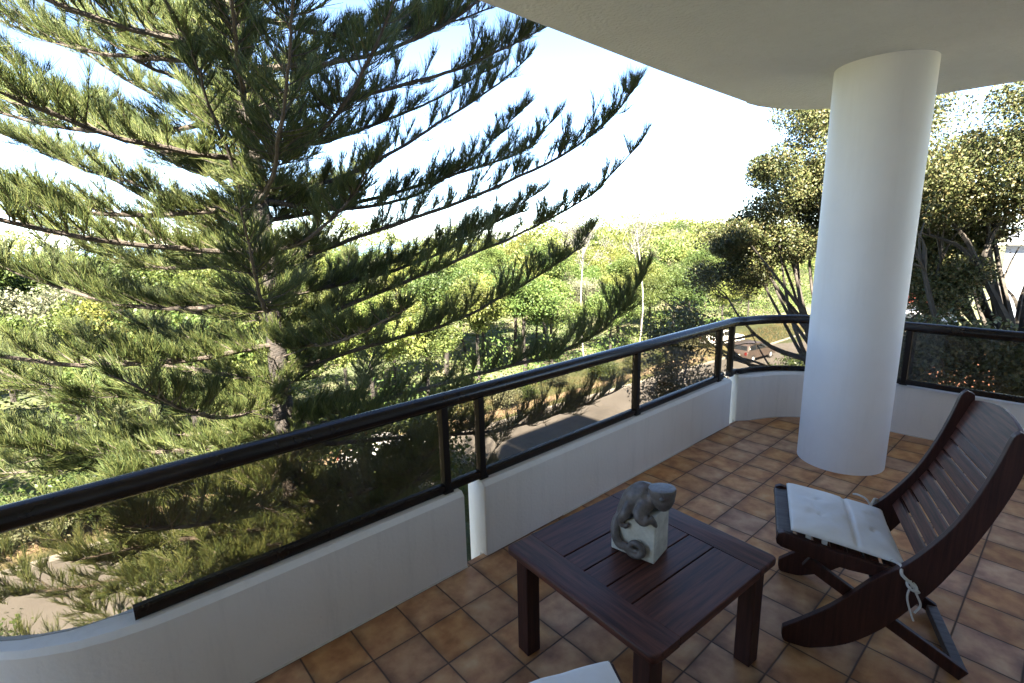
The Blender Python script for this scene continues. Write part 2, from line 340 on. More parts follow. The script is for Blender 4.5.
# inner line of the curved far end: straight along the front, then round towards the building
END_IN = [(3.60, .245)] + arc(3.47, -.63, .82, 72, 8, 14)[0:] + [(4.30, -.95), (4.335, -1.4), (4.36, -2.2), (4.36, -6.4)]

fl_pts = [(-4.0, -2.35), (1.75, -2.35), (1.75, -6.4), (4.42, -6.4), (4.42, -2.2), (4.39, -1.4), (4.355, -.95)] + arc(3.47, -.63, .88, 8, 90, 12) + [(.46, .27), (.46, .30), (-1.0, .30), (-1.6, .9), (-4.0, .9)]
o = MB().prism(fl_pts, -.02, 0).build('floor', M['tile']); tag(o, kind='structure')

bld = empty('apartment_building', (0, -8, GZ), label='cream apartment block with the tiled corner balcony and its flat pale ceiling slab', cat='building'); WORLD_BUILT.add(bld.name)
b = MB()
b.box(-4.4, 1.75, -16, -2.35, GZ, 15); b.box(1.75, 4.9, -16, -6.42, GZ, 11.5);  # unseen bulk; heights and ends shaped to shade the trees and bounce light
b.box(-4.4, -4.0, -2.35, .1, GZ, 15)  # unseen fin, added to block sky light from the left
b.build('wall', M['render'], bld)
slab_pts = [(-4.0, -2.35), (1.75, -2.35), (1.75, -6.4), (4.70, -6.4), (4.70, -1.3), (4.66, -.75)] + [(4.60, -.36), (4.48, -.06), (4.33, .11), (4.14, .22), (3.98, .29), (3.80, .335), (3.62, .345), (3.56, .330), (2.8, .315), (2.2, .30), (1.2, .255), (.6, .23), (-.4, .21), (-1.0, .26), (-1.7, .95), (-4.0, .95)]
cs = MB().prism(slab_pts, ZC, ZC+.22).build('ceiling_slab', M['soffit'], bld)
drip = [(3.50, .326), (2.8, .313), (2.2, .298), (1.2, .253), (.6, .228), (-.4, .208), (-.4, .10), (.6, .115), (1.2, .135), (2.2, .165), (2.8, .19), (3.50, .215)]
MB().prism(drip, ZC-.024, ZC-.001).build('drip_strip', M['soffit'], cs, bevel=.003)
dr2 = [(4.64, -1.3), (4.60, -.75), (4.54, -.38), (4.43, -.10), (4.29, .06), (4.11, .165), (3.95, .235), (3.79, .28), (3.62, .29), (3.62, .335), (3.80, .327), (3.98, .28), (4.135, .212), (4.322, .104), (4.472, -.064), (4.591, -.362), (4.652, -.75), (4.692, -1.3)]
MB().prism(dr2, ZC-.012, ZC-.001).build('drip_strip', M['soffit'], cs, bevel=.002)
for z in (-2.99, 5.88, 8.93, 11.98, 15.02):
    MB().prism(slab_pts if z < 9 else [(-4.0, -2.36), (1.75, -2.36), (1.75, .3), (-1.0, .26), (-4.0, .26)], z-.0, z+.22).build('balcony_slab', M['soffit'], bld)  # unseen upper slabs; top ones cut back so sun reaches the right-hand tree
MB().prism(fl_pts, -.24, -.021).build('balcony_slab', M['soffit'], bld)
for x0, x1 in ((-3.7, -.75), (-.2, 1.6)):
    wfr = MB()
    wfr.box(x0, x0+.06, -2.348, -2.30, .03, 2.2); wfr.box(x1-.06, x1, -2.348, -2.30, .03, 2.2); wfr.box(x0+.06, x1-.06, -2.348, -2.30, 2.14, 2.2); wfr.box(x0+.06, x1-.06, -2.348, -2.30, .03, .08); wfr.box((x0+x1)/2-.03, (x0+x1)/2+.03, -2.348, -2.30, .08, 2.14)
    wo = wfr.build('window', M['rail'], bld)
    MB().box(x0+.06, x1-.06, -2.34, -2.325, .08, 2.14).build('pane', M['window' if x0 < -1 else 'bounce_pane'], wo)  # unseen panes: left made dark to dim the parapet, right pale to brighten it

# parapets: section (distance outwards from the inner face, height)
def wall_section(z0=-.015): return [(0, z0), (0, ZT-.022), (.022, ZT), (.150, ZT), (.165, ZT-.015), (.165, -.5), (.06, -.5), (.06, z0)]
def parapet(path, label, name='parapet_wall'):
    mb = MB(); mb.sweep(path, wall_section()); me_ = mb.mesh(name)
    bm = bmesh.new(); bm.from_mesh(me_)      # rounded arrises at the two free ends
    ends = [e for e in bm.edges if len(e.link_faces) == 2 and any(len(f.verts) > 4 for f in e.link_faces)]
    bmesh.ops.bevel(bm, geom=ends, offset=.014, segments=3, affect='EDGES', profile=.5); bm.to_mesh(me_); bm.free()
    o = link(name, me_, M['render']); shade(o, 28)
    MB().sweep(path[1:-1], [(-.007, .0008), (.002, .0008), (.002, .009)]).build('sealant_bead', M['tie'], o)
    return tag(o, label, 'parapet')
p1 = [(.440, YI, .165), (-.6, YI, .165), (-.80, YI+.004, .160), (-.93, YI+.012, .145), (-1.04, YI+.032, .125), (-1.15, YI+.068, .105), (-1.27, YI+.135, .095), (-1.37, YI+.215, .09), (-1.46, YI+.315, .09), (-1.53, YI+.45, .09), (-1.56, YI+.6, .09), (-1.565, YI+.9, .09)][::-1]
mb = MB(); mm_ = len(p1); vv = []
for k in range(mm_):
    a_ = Vector(p1[max(k-1, 0)][:2]); b_ = Vector(p1[min(k+1, mm_-1)][:2]); d_ = (b_-a_).normalized(); nl = Vector((-d_.y, d_.x)); wq = p1[k][2]/.165
    for q, z in wall_section(): vv.append((p1[k][0]+nl.x*q*wq, p1[k][1]+nl.y*q*wq, z))
ns = 8
mb.add(vv, [(k*ns+q, (k+1)*ns+q, (k+1)*ns+(q+1) % ns, k*ns+(q+1) % ns) for k in range(mm_-1) for q in range(ns)] + [tuple(range(ns)), tuple(range(mm_*ns-1, (mm_-1)*ns-1, -1))])
o = mb.build('parapet_wall', M['render']); shade(o, 28)
MB().sweep([p[:2] for p in p1[1:]], [(-.007, .0008), (.002, .0008), (.002, .009)]).build('sealant_bead', M['tie'], o)
tag(o, 'low white parapet at the near left, its end curving outwards past the bare rail end', 'parapet')
bow = [(x-.0, y+w__*.86) for x, y, w__ in p1 if x < -.9][::-1]
p2 = [(.578, YI), (1.2, YI), (2.0, YI), (2.8, YI), (3.46, YI)]
parapet(p2, 'low white parapet running from the narrow slit to the white corner pier behind the table')
p3 = [(3.595, .245)] + END_IN[1:]
parapet(p3, 'curved low white parapet wrapping the far corner behind the round column')

# round column
n = 64; rc = .29; cc = (3.365, -.69)
mb = MB(); v = []; 
mb.tube([(cc[0], cc[1], 0), (cc[0], cc[1], .004), (cc[0], cc[1], 1.4), (cc[0], cc[1], ZC+.004)], [rc, rc, rc, rc], n)
o = mb.build('column', M['column']); shade(o, 50); tag(o, 'thick round white column between the tiled floor and the ceiling', 'column')

# ------------------------------------------------------------------ railing
YR = .315; ZR = .945
rail = empty('balcony_railing', (1.0, YR, ZT), label='dark bronze railing with grey glass panels along the parapet', cat='railing'); WORLD_BUILT.add(rail.name)
end_r = [(3.45, YR), (3.62, YR-.005)] + arc(3.47, -.50, .80, 76, 4, 14) + [(4.29, -.9), (4.295, -1.3), (4.31, -2.2), (4.32, -6.2)]
path3 = [(-1.62, YR+.75, ZR), (-1.60, YR+.45, ZR), (-1.55, YR+.22, ZR), (-1.42, YR+.06, ZR), (-1.25, YR, ZR), (-.9, YR, ZR), (-.6, YR, ZR)] + [(x, YR, ZR) for x in (.3, 1.2, 2.2, 3.0)] + [(x, y, ZR) for x, y in end_r]
MB().tube(path3, .042, 20).build('handrail', M['rail'], rail, smooth=True)
col = MB(); col.tube([(.395, YR, ZR), (.402, YR, ZR)], .0432, 20); col.build('rail_joint', M['rail'], rail, smooth=True)
bsec = [(-.022, ZT+.006), (-.022, ZT+.044), (-.012, ZT+.05), (.012, ZT+.05), (.022, ZT+.044), (.022, ZT+.006)]
for seg in ([(-.97, YR-.01), (-.3, YR-.01), (.445, YR-.01)], [(.525, YR-.01), (1.5, YR-.01), (3.385, YR-.01)]):
    MB().sweep(seg, bsec).build('bottom_rail', M['rail'], rail)
MB().sweep([(.4455, YR-.01), (.5245, YR-.01)], bsec).build('bottom_rail', M['rail'], rail)
bend = [(3.50, YR-.012)] + [(x, y-.01) for x, y in end_r[1:]]
MB().sweep(bend, bsec).build('bottom_rail', M['rail'], rail)
def post(x, y, ang=0):
    mb = MB(); c, s_ = math.cos(ang), math.sin(ang)
    prof = [(-.019, -.024), (.019, -.024), (.019, .024), (-.019, .024)]
    mb.prism([(x+a*c-q*s_, y+a*s_+q*c) for a, q in prof], ZT-.001, ZR-.03)
    mb.prism([(x+a*1.5*c-q*1.25*s_, y+a*1.5*s_+q*1.25*c) for a, q in prof], ZT+.0005, ZT+.013)
    return mb.build('post', M['post'], rail, bevel=.003)
PX = [.375, .610, 2.06, 3.30, 3.53]
for x in PX: post(x, YR-.012)
post(4.285, -.86, R(90)); post(4.31, -2.35, R(90)); post(-1.60, YR+.45, R(80))
def pane(path, zb=.052):
    MB().sweep(path, [(-.004, ZT+zb), (-.004, ZR-.036), (.004, ZR-.036), (.004, ZT+zb)]).build('glass_panel', M['glass'], rail)
g = .021
yg = YR-.005
pane([(x, y) for x, y in bow[::-1] if -1.56 < x < -1.0] + [(-.972, .352)], .002)
pane([(-.970, .352), (-.90, .335), (-.80, .318), (-.70, yg), (PX[0]-g, yg)], .002)
for a, c_ in zip(PX, PX[1:]):
    if a != PX[3]: pane([(a+g, yg), (c_-g, yg)])
pane([(PX[3]+g, yg), (PX[4]-g, yg)])
pane([(PX[4]+g, yg)] + [(x, y-.005) for x, y in end_r[1:-3]] + [(4.285, -.83)])
pane([(4.287, -.885), (4.292, -1.3), (4.305, -2.32)])
pane([(4.308, -2.375), (4.314, -6.0)])

# ------------------------------------------------------------------ coffee table
tb = empty('coffee_table', (.622, -.731, 0), R(-3.5), label='square low dark hardwood table with grooved slatted top holding the figurine', cat='table')
HX, HY, HT = .397, .376, .49
w_ = .135
for sx in (-1, 1):
    e = MB(); e.box(min(sx*HX, sx*(HX-w_)), max(sx*HX, sx*(HX-w_)), -HY, HY, HT-.034, HT+.0005); me_ = e.mesh('frame_board')
    bm = bmesh.new(); bm.from_mesh(me_)
    vert = [q for q in bm.edges if abs(q.verts[0].co.z-q.verts[1].co.z) > .01 and abs(q.verts[0].co.x) > HX-.001]
    bmesh.ops.bevel(bm, geom=vert, offset=.022, segments=4, affect='EDGES', profile=.5)
    rim_ = [q for q in bm.edges if len(q.link_faces) == 2 and q.calc_face_angle(0) > .7 and abs(q.verts[0].co.x) > HX-w_+.002]
    bmesh.ops.bevel(bm, geom=rim_, offset=.009, segments=3, affect='EDGES', profile=.5)
    bm.to_mesh(me_); bm.free(); o = link('frame_board', me_, M['wood_y'], tb); shade(o, 35)
cuts = [-HY, -.178, -.062, .054, .168, HY]
for k in range(5):
    edge_ = k in (0, 4)
    lo_ = cuts[k] + (0 if k == 0 else .003); hi_ = cuts[k+1] - (0 if k == 4 else .003)
    sl = MB(); sl.box(-HX+w_+.0008, HX-w_-.0008, lo_, hi_, HT-(.034 if edge_ else .026), HT-(0 if edge_ else .0008))
    sl.build('frame_board' if edge_ else 'slat', M['wood_x'], tb, bevel=.004 if edge_ else .0022, seg=2)
for sx in (-1, 1):
    for sy in (-1, 1):
        cx_, cy_ = sx*(HX-.062), sy*(HY-.068)
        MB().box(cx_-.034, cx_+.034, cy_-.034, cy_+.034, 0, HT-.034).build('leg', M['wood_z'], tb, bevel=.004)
ap = MB()
for sy in (-1, 1): ap.box(-HX+.10, HX-.10, sy*(HY-.068)-.011, sy*(HY-.068)+.011, HT-.085, HT-.034)
for sx in (-1, 1): ap.box(sx*(HX-.062)-.011, sx*(HX-.062)+.011, -HY+.106, HY-.106, HT-.085, HT-.034)
ap.build('apron', M['wood_x'], tb, bevel=.002)

# ------------------------------------------------------------------ figurine: a chameleon on a stone block
ZB = HT + .001
fg = empty('chameleon_figurine', (.575, -.70, ZB), label='grey carved chameleon climbing over a cream stone block on the table', cat='figurine')
# local frame: e1 along the block's broad face, e2 into the block, z up
e1 = Vector((.164, -.986, 0)).normalized(); e2 = Vector((.986, .164, 0)); o0 = Vector((.56, -.64, 0)) - Vector((.575, -.70, 0))
def G(a, d, z): return o0 + e1*a + e2*d + Vector((0, 0, z))
def Q(a, d, z): return G(.022 + .80*a, .004 + .92*d, z - .034*(max(0, z)/.33)**1.0)
BL, BD, BH = .187, .135, .205
blk = MB()
front = [G(0, 0, 0), G(BL, 0, 0), G(BL, 0, BH), G(BL-.035, 0, BH-.004), G(.045, 0, .135), G(0, 0, .05)]
blk.prism3(front, e2*BD)
bo = blk.build('stone_block', M['stone_block'], fg, bevel=.006, seg=3)
def remeshed(name, mb, voxel, mat, parent, smooth_iter=6):
    me = mb.mesh(name); o = bpy.data.objects.new(name, me); C.objects.link(o)
    md = o.modifiers.new('r', 'REMESH'); md.mode = 'VOXEL'; md.voxel_size = voxel
    ms = o.modifiers.new('s', 'SMOOTH'); ms.factor = .5; ms.iterations = smooth_iter
    dg = bpy.context.evaluated_depsgraph_get(); me2 = bpy.data.meshes.new_from_object(o.evaluated_get(dg)); me2.name = name
    bpy.data.objects.remove(o); me2.materials.clear()
    return link(name, me2, mat, parent, smooth=True)
ch = MB()
def tb_(pts, rad, n=12): ch.tube(catmull([tuple(p) for p in pts], 22), list(np.interp(np.linspace(0, 1, 22), np.linspace(0, 1, len(rad)), rad)), n)
# trunk: from the head end over the block top, arching to the hips on the left
tb_([Q(.205, .065, .268), Q(.165, .07, .272), Q(.115, .068, .275), (Q(.065, .06, .248)), Q(.028, .045, .195), Q(.008, .022, .145)], [.034, .044, .054, .052, .038, .024])
tb_([Q(.15, .068, .300), Q(.10, .068, .312), Q(.055, .06, .285), Q(.02, .05, .23)], [.018, .022, .022, .014])
# tail: down the left edge, then a flat spiral on the broad face
tl = [Q(.02, .03, .18), Q(-.004, .006, .135), Q(.002, -.014, .09), Q(.028, -.022, .052)]
sc = (.118, .060)
for k in range(13):
    a = R(200+k*42); rr = .046*(1-k/14.5)+.005
    tl.append(Q(sc[0]+rr*math.cos(a)*1.0, -.022-(.004*k/13), sc[1]+rr*math.sin(a)*.80))
ch.tube(catmull([tuple(p) for p in tl], 70), list(np.interp(np.linspace(0, 1, 70), [0, .3, .7, 1], [.023, .016, .012, .008])), 10)
# legs: hind leg crooked against the broad face, fore leg gripping the upper edge
tb_([Q(.055, .04, .235), Q(.055, -.010, .205), Q(.026, -.018, .165), Q(.048, -.016, .140)], [.030, .025, .016, .012])
tb_([Q(.048, -.016, .140), Q(.064, -.014, .148), Q(.074, -.010, .160)], [.012, .010, .007])
tb_([Q(.15, .045, .262), Q(.128, -.010, .225), Q(.155, -.020, .200), Q(.180, -.014, .222)], [.032, .028, .021, .016])
tb_([Q(.180, -.014, .222), Q(.197, -.004, .200), Q(.202, .012, .175)], [.016, .013, .009])
tb_([Q(.165, .10, .262), Q(.19, .135, .235), Q(.200, .125, .205)], [.028, .022, .014])
# head: blunt, broad, chin tucked over the block's corner
tb_([Q(.150, .064, .280), Q(.180, .060, .285), Q(.210, .056, .283)], [.040, .044, .030])
chm = remeshed('chameleon_body', ch, .0042, M['figurine'], fg, 5)
# head: a rounded bowl of a face under a flat, tilted casque
n = 28; ctr = Q(.205, .056, .338); hd = MB(); vv = []
def head_ring(r, dz, fwd): return [ctr + e1*(fwd*.5 + r*1.10*math.cos(2*math.pi*k/n)) - e2*fwd*.55 + e2*(r*math.sin(2*math.pi*k/n)) + Vector((0, 0, dz + (.10*r*math.cos(2*math.pi*k/n) if dz > -.03 else 0))) for k in range(n)]
prof_h = ((.004, -.088, .016), (.018, -.083, .016), (.030, -.070, .014), (.039, -.052, .010), (.0435, -.040, .007), (.0425, -.036, .006), (.0460, -.027, .004), (.0485, -.014, .001), (.0490, -.004, 0), (.0470, .001, 0), (.040, .0025, 0), (.022, .003, 0), (.004, .003, 0))
for r_, dz, fw in prof_h: vv += head_ring(r_, dz, fw)
m_ = len(prof_h)
hd.add(vv, [(i_*n+k, i_*n+(k+1) % n, (i_+1)*n+(k+1) % n, (i_+1)*n+k) for i_ in range(m_-1) for k in range(n)] + [tuple(range(n-1, -1, -1)), tuple(range((m_-1)*n, m_*n))])
hd.build('head', M['figurine'], fg, smooth=True)
for a_, d_ in ((.020, -.0455), (.020, .0455)):
    ey = MB(); dr = (e1*a_ + e2*d_).normalized(); c0 = ctr + e1*a_ + e2*d_ + Vector((0, 0, -.024))
    ey.tube([c0-dr*.008, c0, c0+dr*.004, c0+dr*.007], [.012, .0105, .006, .002], 14); ey.build('eye', M['figurine_casque'], fg, smooth=True)

# ------------------------------------------------------------------ folding chairs
def make_chair(loc, rz, label):
    """local x = across the chair, y = towards the front, so back distance s is -y; origin at the near front foot"""
    root = empty('folding_chair', loc, rz, label, 'chair', 'folding hardwood chairs at the table')
    up = [(-.008, .068), (.06, .128), (.156, .222), (.235, .32), (.30, .405), (.375, .475), (.435, .555), (.505, .675), (.562, .82), (.602, .96), (.622, 1.045), (.640, 1.068)]
    lo = [(.668, 1.055), (.672, .96), (.648, .84), (.588, .655), (.498, .44), (.420, .305), (.335, .178), (.225, .068), (.10, .003), (.03, .0), (0, .006), (-.010, .035)]
    def rail_outline(x): 
        A = catmull(up, 34); B_ = catmull(lo, 34)
        return [(x, -p[0], p[1]) for p in list(A)+list(B_)]
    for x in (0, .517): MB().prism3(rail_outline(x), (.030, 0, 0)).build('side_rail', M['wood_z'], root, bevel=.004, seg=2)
    # back slats lie between the rails, each following the curve
    rows = [(.400, .500), (.430, .552), (.459, .604), (.485, .656), (.509, .709), (.531, .762), (.551, .816), (.569, .870)]
    for s0, z0 in rows:
        t = Vector((0, -(.035), .068)).normalized() if z0 < .7 else Vector((0, -.026, .07)).normalized()
        c0 = Vector((.0, -s0-.052, z0)); nrm = Vector((1, 0, 0)).cross(t)
        MB().prism3([c0 - t*.0235 + nrm*.008 + Vector((.031, 0, 0)), c0 + t*.0235 + nrm*.008 + Vector((.031, 0, 0)), c0 + t*.0235 - nrm*.008 + Vector((.031, 0, 0)), c0 - t*.0235 - nrm*.008 + Vector((.031, 0, 0))], (.485, 0, 0)).build('back_slat', M['wood_x'], root, bevel=.003)
    # tall top board with an arched upper edge
    pts = []; t = Vector((0, -.024, .07)).normalized(); nrm = Vector((1, 0, 0)).cross(t); c0 = Vector((0, -.636, .928))
    for k in range(13):
        u = k/12; pts.append(c0 + Vector((.031+.485*u, 0, 0)) + t*(.105+.045*math.sin(math.pi*u)))
    pts = [c0 + Vector((.031, 0, 0)) - t*.03] + [c0 + Vector((.516, 0, 0)) - t*.03] + pts[::-1]
    MB().prism3([p+nrm*.008 for p in pts], -nrm*.016).build('back_slat', M['wood_x'], root, bevel=.003)
    # seat frame
    for x in (.033, .487):
        prof = [(-.062, .462), (-.055, .490), (-.035, .500), (.14, .464), (.36, .432), (.40, .41), (.38, .385), (.21, .390), (.07, .408), (-.04, .430), (-.058, .442)]
        MB().prism3([(x, -s_, z) for s_, z in prof], (.027, 0, 0)).build('seat_rail', M['wood_z'], root, bevel=.004)
    MB().box(.0605, .4865, -.004, .060, .452, .486).build('front_bar', M['wood_grey'], root, bevel=.008, seg=3)
    for k in range(6):
        s_ = .02+k*.062; z = .4925-.026-.17*s_ if False else .478-.13*s_
        MB().box(.0605, .4865, -s_-.045, -s_, z-.014, z).build('seat_slat', M['wood_x'], root, bevel=.003)
    for x in (.062, .465):
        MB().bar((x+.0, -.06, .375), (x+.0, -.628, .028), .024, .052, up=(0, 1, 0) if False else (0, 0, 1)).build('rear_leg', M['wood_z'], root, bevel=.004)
    MB().box(.0745, .4525, -.640, -.600, .012, .050).build('stretcher', M['wood_grey'], root, bevel=.004)
    MB().tube([(.004, -.318, .30), (.54, -.318, .30)], .009, 10).build('pivot_rod', M['rail'], root)
    return root
def make_cushion(loc, rz, label, yo=.008):
    """square flat calico cushion, seamed across the middle, lying on the seat"""
    root = empty('seat_cushion', loc, rz, label, 'cushion', 'calico seat cushions')
    nx, ny = 60, 56; W_, L_ = .455, .405; V = []; rng = random.Random(5)
    bumps = [(rng.uniform(.05, .95), rng.uniform(.05, .95), rng.uniform(.05, .13), rng.uniform(-.008, .008)) for _ in range(60)]
    for side in (1, -1):
        for j in range(ny+1):
            for i in range(nx+1):
                u, v = i/nx, j/ny
                pin = (min(u, 1-u)*2)**.26*(min(v, 1-v)*2)**.26
                h = .046*pin
                h *= 1-.42*math.exp(-((v-.60)/.022)**2)
                for bx_, by_, br, ba in bumps:
                    h += ba*pin*math.exp(-((u-bx_)**2+(v-by_)**2)/br**2)
                for bx_, by_ in ((.33, .3), (.67, .3), (.33, .8), (.67, .8)): h -= .012*math.exp(-((u-bx_)**2+(v-by_)**2)/.03**2)*pin
                xx = (u-.5)*W_*(1-.02*math.sin(math.pi*v)); yy = -v*L_*(1-.015*math.sin(math.pi*u))
                s_ = -yy
                zb = (.505-.145*s_)
                droop = .0
                h += .0022*math.sin(26*u+9*v+3*math.sin(7*v))*pin*max(0, math.sin(3.1*u+1.7*v))
                if side < 0: h = .004*pin
                V.append((xx+.2735, yy+yo, zb + .006 + (h if side > 0 else -h) - droop))
    F = []; k = (nx+1)*(ny+1)
    for j in range(ny):
        for i in range(nx):
            a = j*(nx+1)+i; F.append((a, a+1, a+nx+2, a+nx+1)); F.append((k+a, k+a+nx+1, k+a+nx+2, k+a+1))
    me = bpy.data.meshes.new('cushion_pad'); me.from_pydata(V, [], F)
    bm = bmesh.new(); bm.from_mesh(me); bmesh.ops.remove_doubles(bm, verts=bm.verts[:], dist=1e-5); bmesh.ops.recalc_face_normals(bm, faces=bm.faces[:]); bm.to_mesh(me); bm.free()
    link('cushion_pad', me, M['cushion'], root, smooth=True)
    return root
ch1 = make_chair((1.151, -1.129, 0), R(23), 'folding dark hardwood deck chair with its slatted back beside the round column')
cu1 = make_cushion((1.151, -1.129, 0), R(23), 'whole white calico seat cushion on the deck chair beside the round column')
# cotton tapes hold the cushion to the rails
def tie(pts, wd=.006): MB().tube(catmull(pts, 30), wd, 6).build('tie', M['tie'], cu1, smooth=True)
tie([(.06, -.345, .462), (.02, -.372, .470), (-.012, -.372, .45), (-.018, -.40, .425), (-.016, -.43, .39)])
tie([(-.016, -.405, .42), (-.024, -.395, .37), (-.020, -.41, .31), (-.023, -.425, .27)], .004)
tie([(-.016, -.405, .42), (-.022, -.425, .38), (-.019, -.44, .34), (-.022, -.425, .305)], .004)
kn = MB(); kn.tube(catmull([(-.02+.012*math.cos(a), -.405+.016*math.sin(a), .415+.012*math.sin(a*1.0+1)) for a in np.linspace(0, 6.0, 10)], 30), .005, 6); kn.build('tie', M['tie'], cu1, smooth=True)
tie([(.49, -.345, .468), (.515, -.36, .482), (.535, -.372, .49), (.552, -.40, .47), (.545, -.43, .445), (.52, -.44, .45)])
tie([(.50, -.35, .47), (.51, -.33, .495), (.53, -.30, .50), (.55, -.285, .49)], .005)
MB().box(.17, .25, -.385, -.352, .468, .4695).build('care_tag', M['plaque'], cu1)
for x_, y_ in ((.062, -.05), (.062, -.11)):
    MB().box(x_-.001, x_+.013, y_-.02, y_, .452, .50).build('loop', M['tie'], cu1)

ch2 = copy_thing(ch1, (-.396, -.845, 0), R(-23)); ch2['label'] = 'folding chair at the near edge, only the dark front edge of its seat showing'
cu2 = make_cushion((-.396, -.845, 0), R(-23), 'white cushion corner poking in at the bottom edge in front of the table', .040)

# ------------------------------------------------------------------ ground, street
def sheet(name, pts, z, mat):
    me = bpy.data.meshes.new(name); me.from_pydata([(x, y, z) for x, y in pts], [], [tuple(range(len(pts)))])
    o = link(name, me, mat); tag(o, kind='structure'); return o
def hill_z(x, y):
    """land rises gently behind the street"""
    t = np.clip((np.asarray(y)-24)/80, 0, 1); base = 4.0*t*t*(3-2*t)
    h = 4.2*np.exp(-((np.asarray(x)-98)/38)**2-((np.asarray(y)-64)/26)**2)
    return GZ + base + h
gx = np.concatenate([np.linspace(-900, -90, 10), np.linspace(-80, 160, 90), np.linspace(170, 1200, 12)])
gy = np.concatenate([np.linspace(-160, -25, 6), np.linspace(-20, 140, 70), np.linspace(150, 700, 10)])
XX, YY = np.meshgrid(gx, gy); rg = np.random.default_rng(3)
ZZ = hill_z(XX, YY) + np.where(YY > 24, rg.normal(0, .12, XX.shape), 0); ZZ[YY > 230] = -34
nx_ = len(gx); idx = np.arange(len(gx)*len(gy)).reshape(len(gy), nx_)
F = np.stack([idx[:-1, :-1], idx[:-1, 1:], idx[1:, 1:], idx[1:, :-1]], -1).reshape(-1, 4)
g_ = link('ground', np_mesh('ground', np.stack([XX, YY, ZZ], -1).reshape(-1, 3), F), M['ground'], None, True); tag(g_, kind='structure')
tag(link('sea', np_mesh('sea', np.array([(-4000, 200, -20), (5000, 200, -20), (5000, 5200, -20), (-4000, 5200, -20)]), np.array([[0, 1, 2, 3]])), M['sea']), kind='structure')
def ry(x): return 17.6 - .06*(x+4) + .25*math.sin(x/9)
rx = [-70 + k*4 for k in range(46)]
roadL = [(x, ry(x)+2.9) for x in rx]; roadR = [(x, ry(x)-3.2) for x in rx]
def strip(name, A, B_, z, mat):
    n = len(A); me = bpy.data.meshes.new(name)
    me.from_pydata([(x, y, z) for x, y in A] + [(x, y, z) for x, y in B_], [], [(i, n+i, n+i+1, i+1) for i in range(n-1)])
    o = link(name, me, mat); tag(o, kind='structure'); return o
strip('road', roadL, roadR, GZ+.03, M['asphalt'])
def kerb(A, w_):
    mb = MB(); mb.sweep(A, [(0, GZ), (0, GZ+.15), (w_, GZ+.15), (w_, GZ)]); o = mb.build('kerb', M['kerb']); tag(o, kind='structure')
kerb(roadL, .18); kerb(roadR, -.18)
strip('path', [(x, ry(x)+5.2+.3*math.sin(x/5)) for x in rx], [(x, ry(x)+4.0+.3*math.sin(x/4+1)) for x in rx], GZ+.02, M['path'])

# ------------------------------------------------------------------ vegetation tools
def leaf_quads(P, size, rng, up=.35, aspect=.5):
    """one folded diamond leaf per point"""
    n = len(P); d = unit(rng.normal(size=(n, 3)) + np.array([0, 0, -up*.3])); nn = unit(rng.normal(size=(n, 3)) + np.array([0, 0, up*2]))
    s = unit(np.cross(d, nn)); nn = np.cross(s, d)
    L = (size*rng.uniform(.65, 1.35, n))[:, None]; W_ = L*aspect
    V = np.stack([P - d*L*.5, P + s*W_*.5 + nn*W_*.12, P + d*L*.5, P - s*W_*.5 + nn*W_*.12], 1).reshape(-1, 3)
    return V, np.arange(n*4).reshape(n, 4)
def limb_tree(rng, base, H, R_, zc, lean=(0, 0), nl=7, r0=.2, forks=3, spread=1.0, flat=.75):
    """tapered trunk with forking limbs; returns the MB and the limb-tip points"""
    mb = MB(); tips = []
    base = np.array(base, float); top = base + np.array([lean[0], lean[1], zc*.62])
    mid = (base+top)/2 + np.array([rng.normal()*.03*H, rng.normal()*.03*H, 0])
    mb.tube(catmull([base, mid, top], 8), list(np.linspace(r0, r0*.62, 8)), 9)
    def grow(p, d, L, r, depth):
        q = p + d*L; m = (p+q)/2 + rng.normal(size=3)*L*.09
        mb.tube(catmull([p, m, q], 6), list(np.linspace(r, r*.5, 6)), 6 if depth < 2 else 4, caps=False)
        if depth >= forks: tips.append(q); tips.append(m); return
        for k in range(rng.integers(2, 4)):
            dd = unit(d + rng.normal(size=3)*.55 + np.array([0, 0, .08])); grow(q, dd, L*rng.uniform(.58, .82), r*.5, depth+1)
        if depth >= 1: tips.append(m)
    for k in range(nl):
        a = 2*math.pi*k/nl + rng.uniform(-.4, .4); el = rng.uniform(.25, 1.15)
        d = np.array([math.cos(a)*math.cos(el)*spread, math.sin(a)*math.cos(el)*spread, math.sin(el)*flat]); d = d/np.linalg.norm(d)
        grow(top - np.array([0, 0, rng.uniform(0, .3)*zc*.5]), d, R_*rng.uniform(.38, .52), r0*.42, 1)
    return mb, np.array(tips)
def crown_points(rng, tips, n, sd_, flat=.8):
    wts = rng.uniform(.25, 1, len(tips)); idx_ = rng.choice(len(tips), n, p=wts/wts.sum())
    sizes = rng.uniform(.6, 1.25, len(tips))[idx_][:, None]
    v = unit(rng.normal(size=(n, 3)))*(rng.uniform(0, 1, (n, 1))**.45)
    return tips[idx_] + v*sizes*sd_*np.array([1, 1, flat])
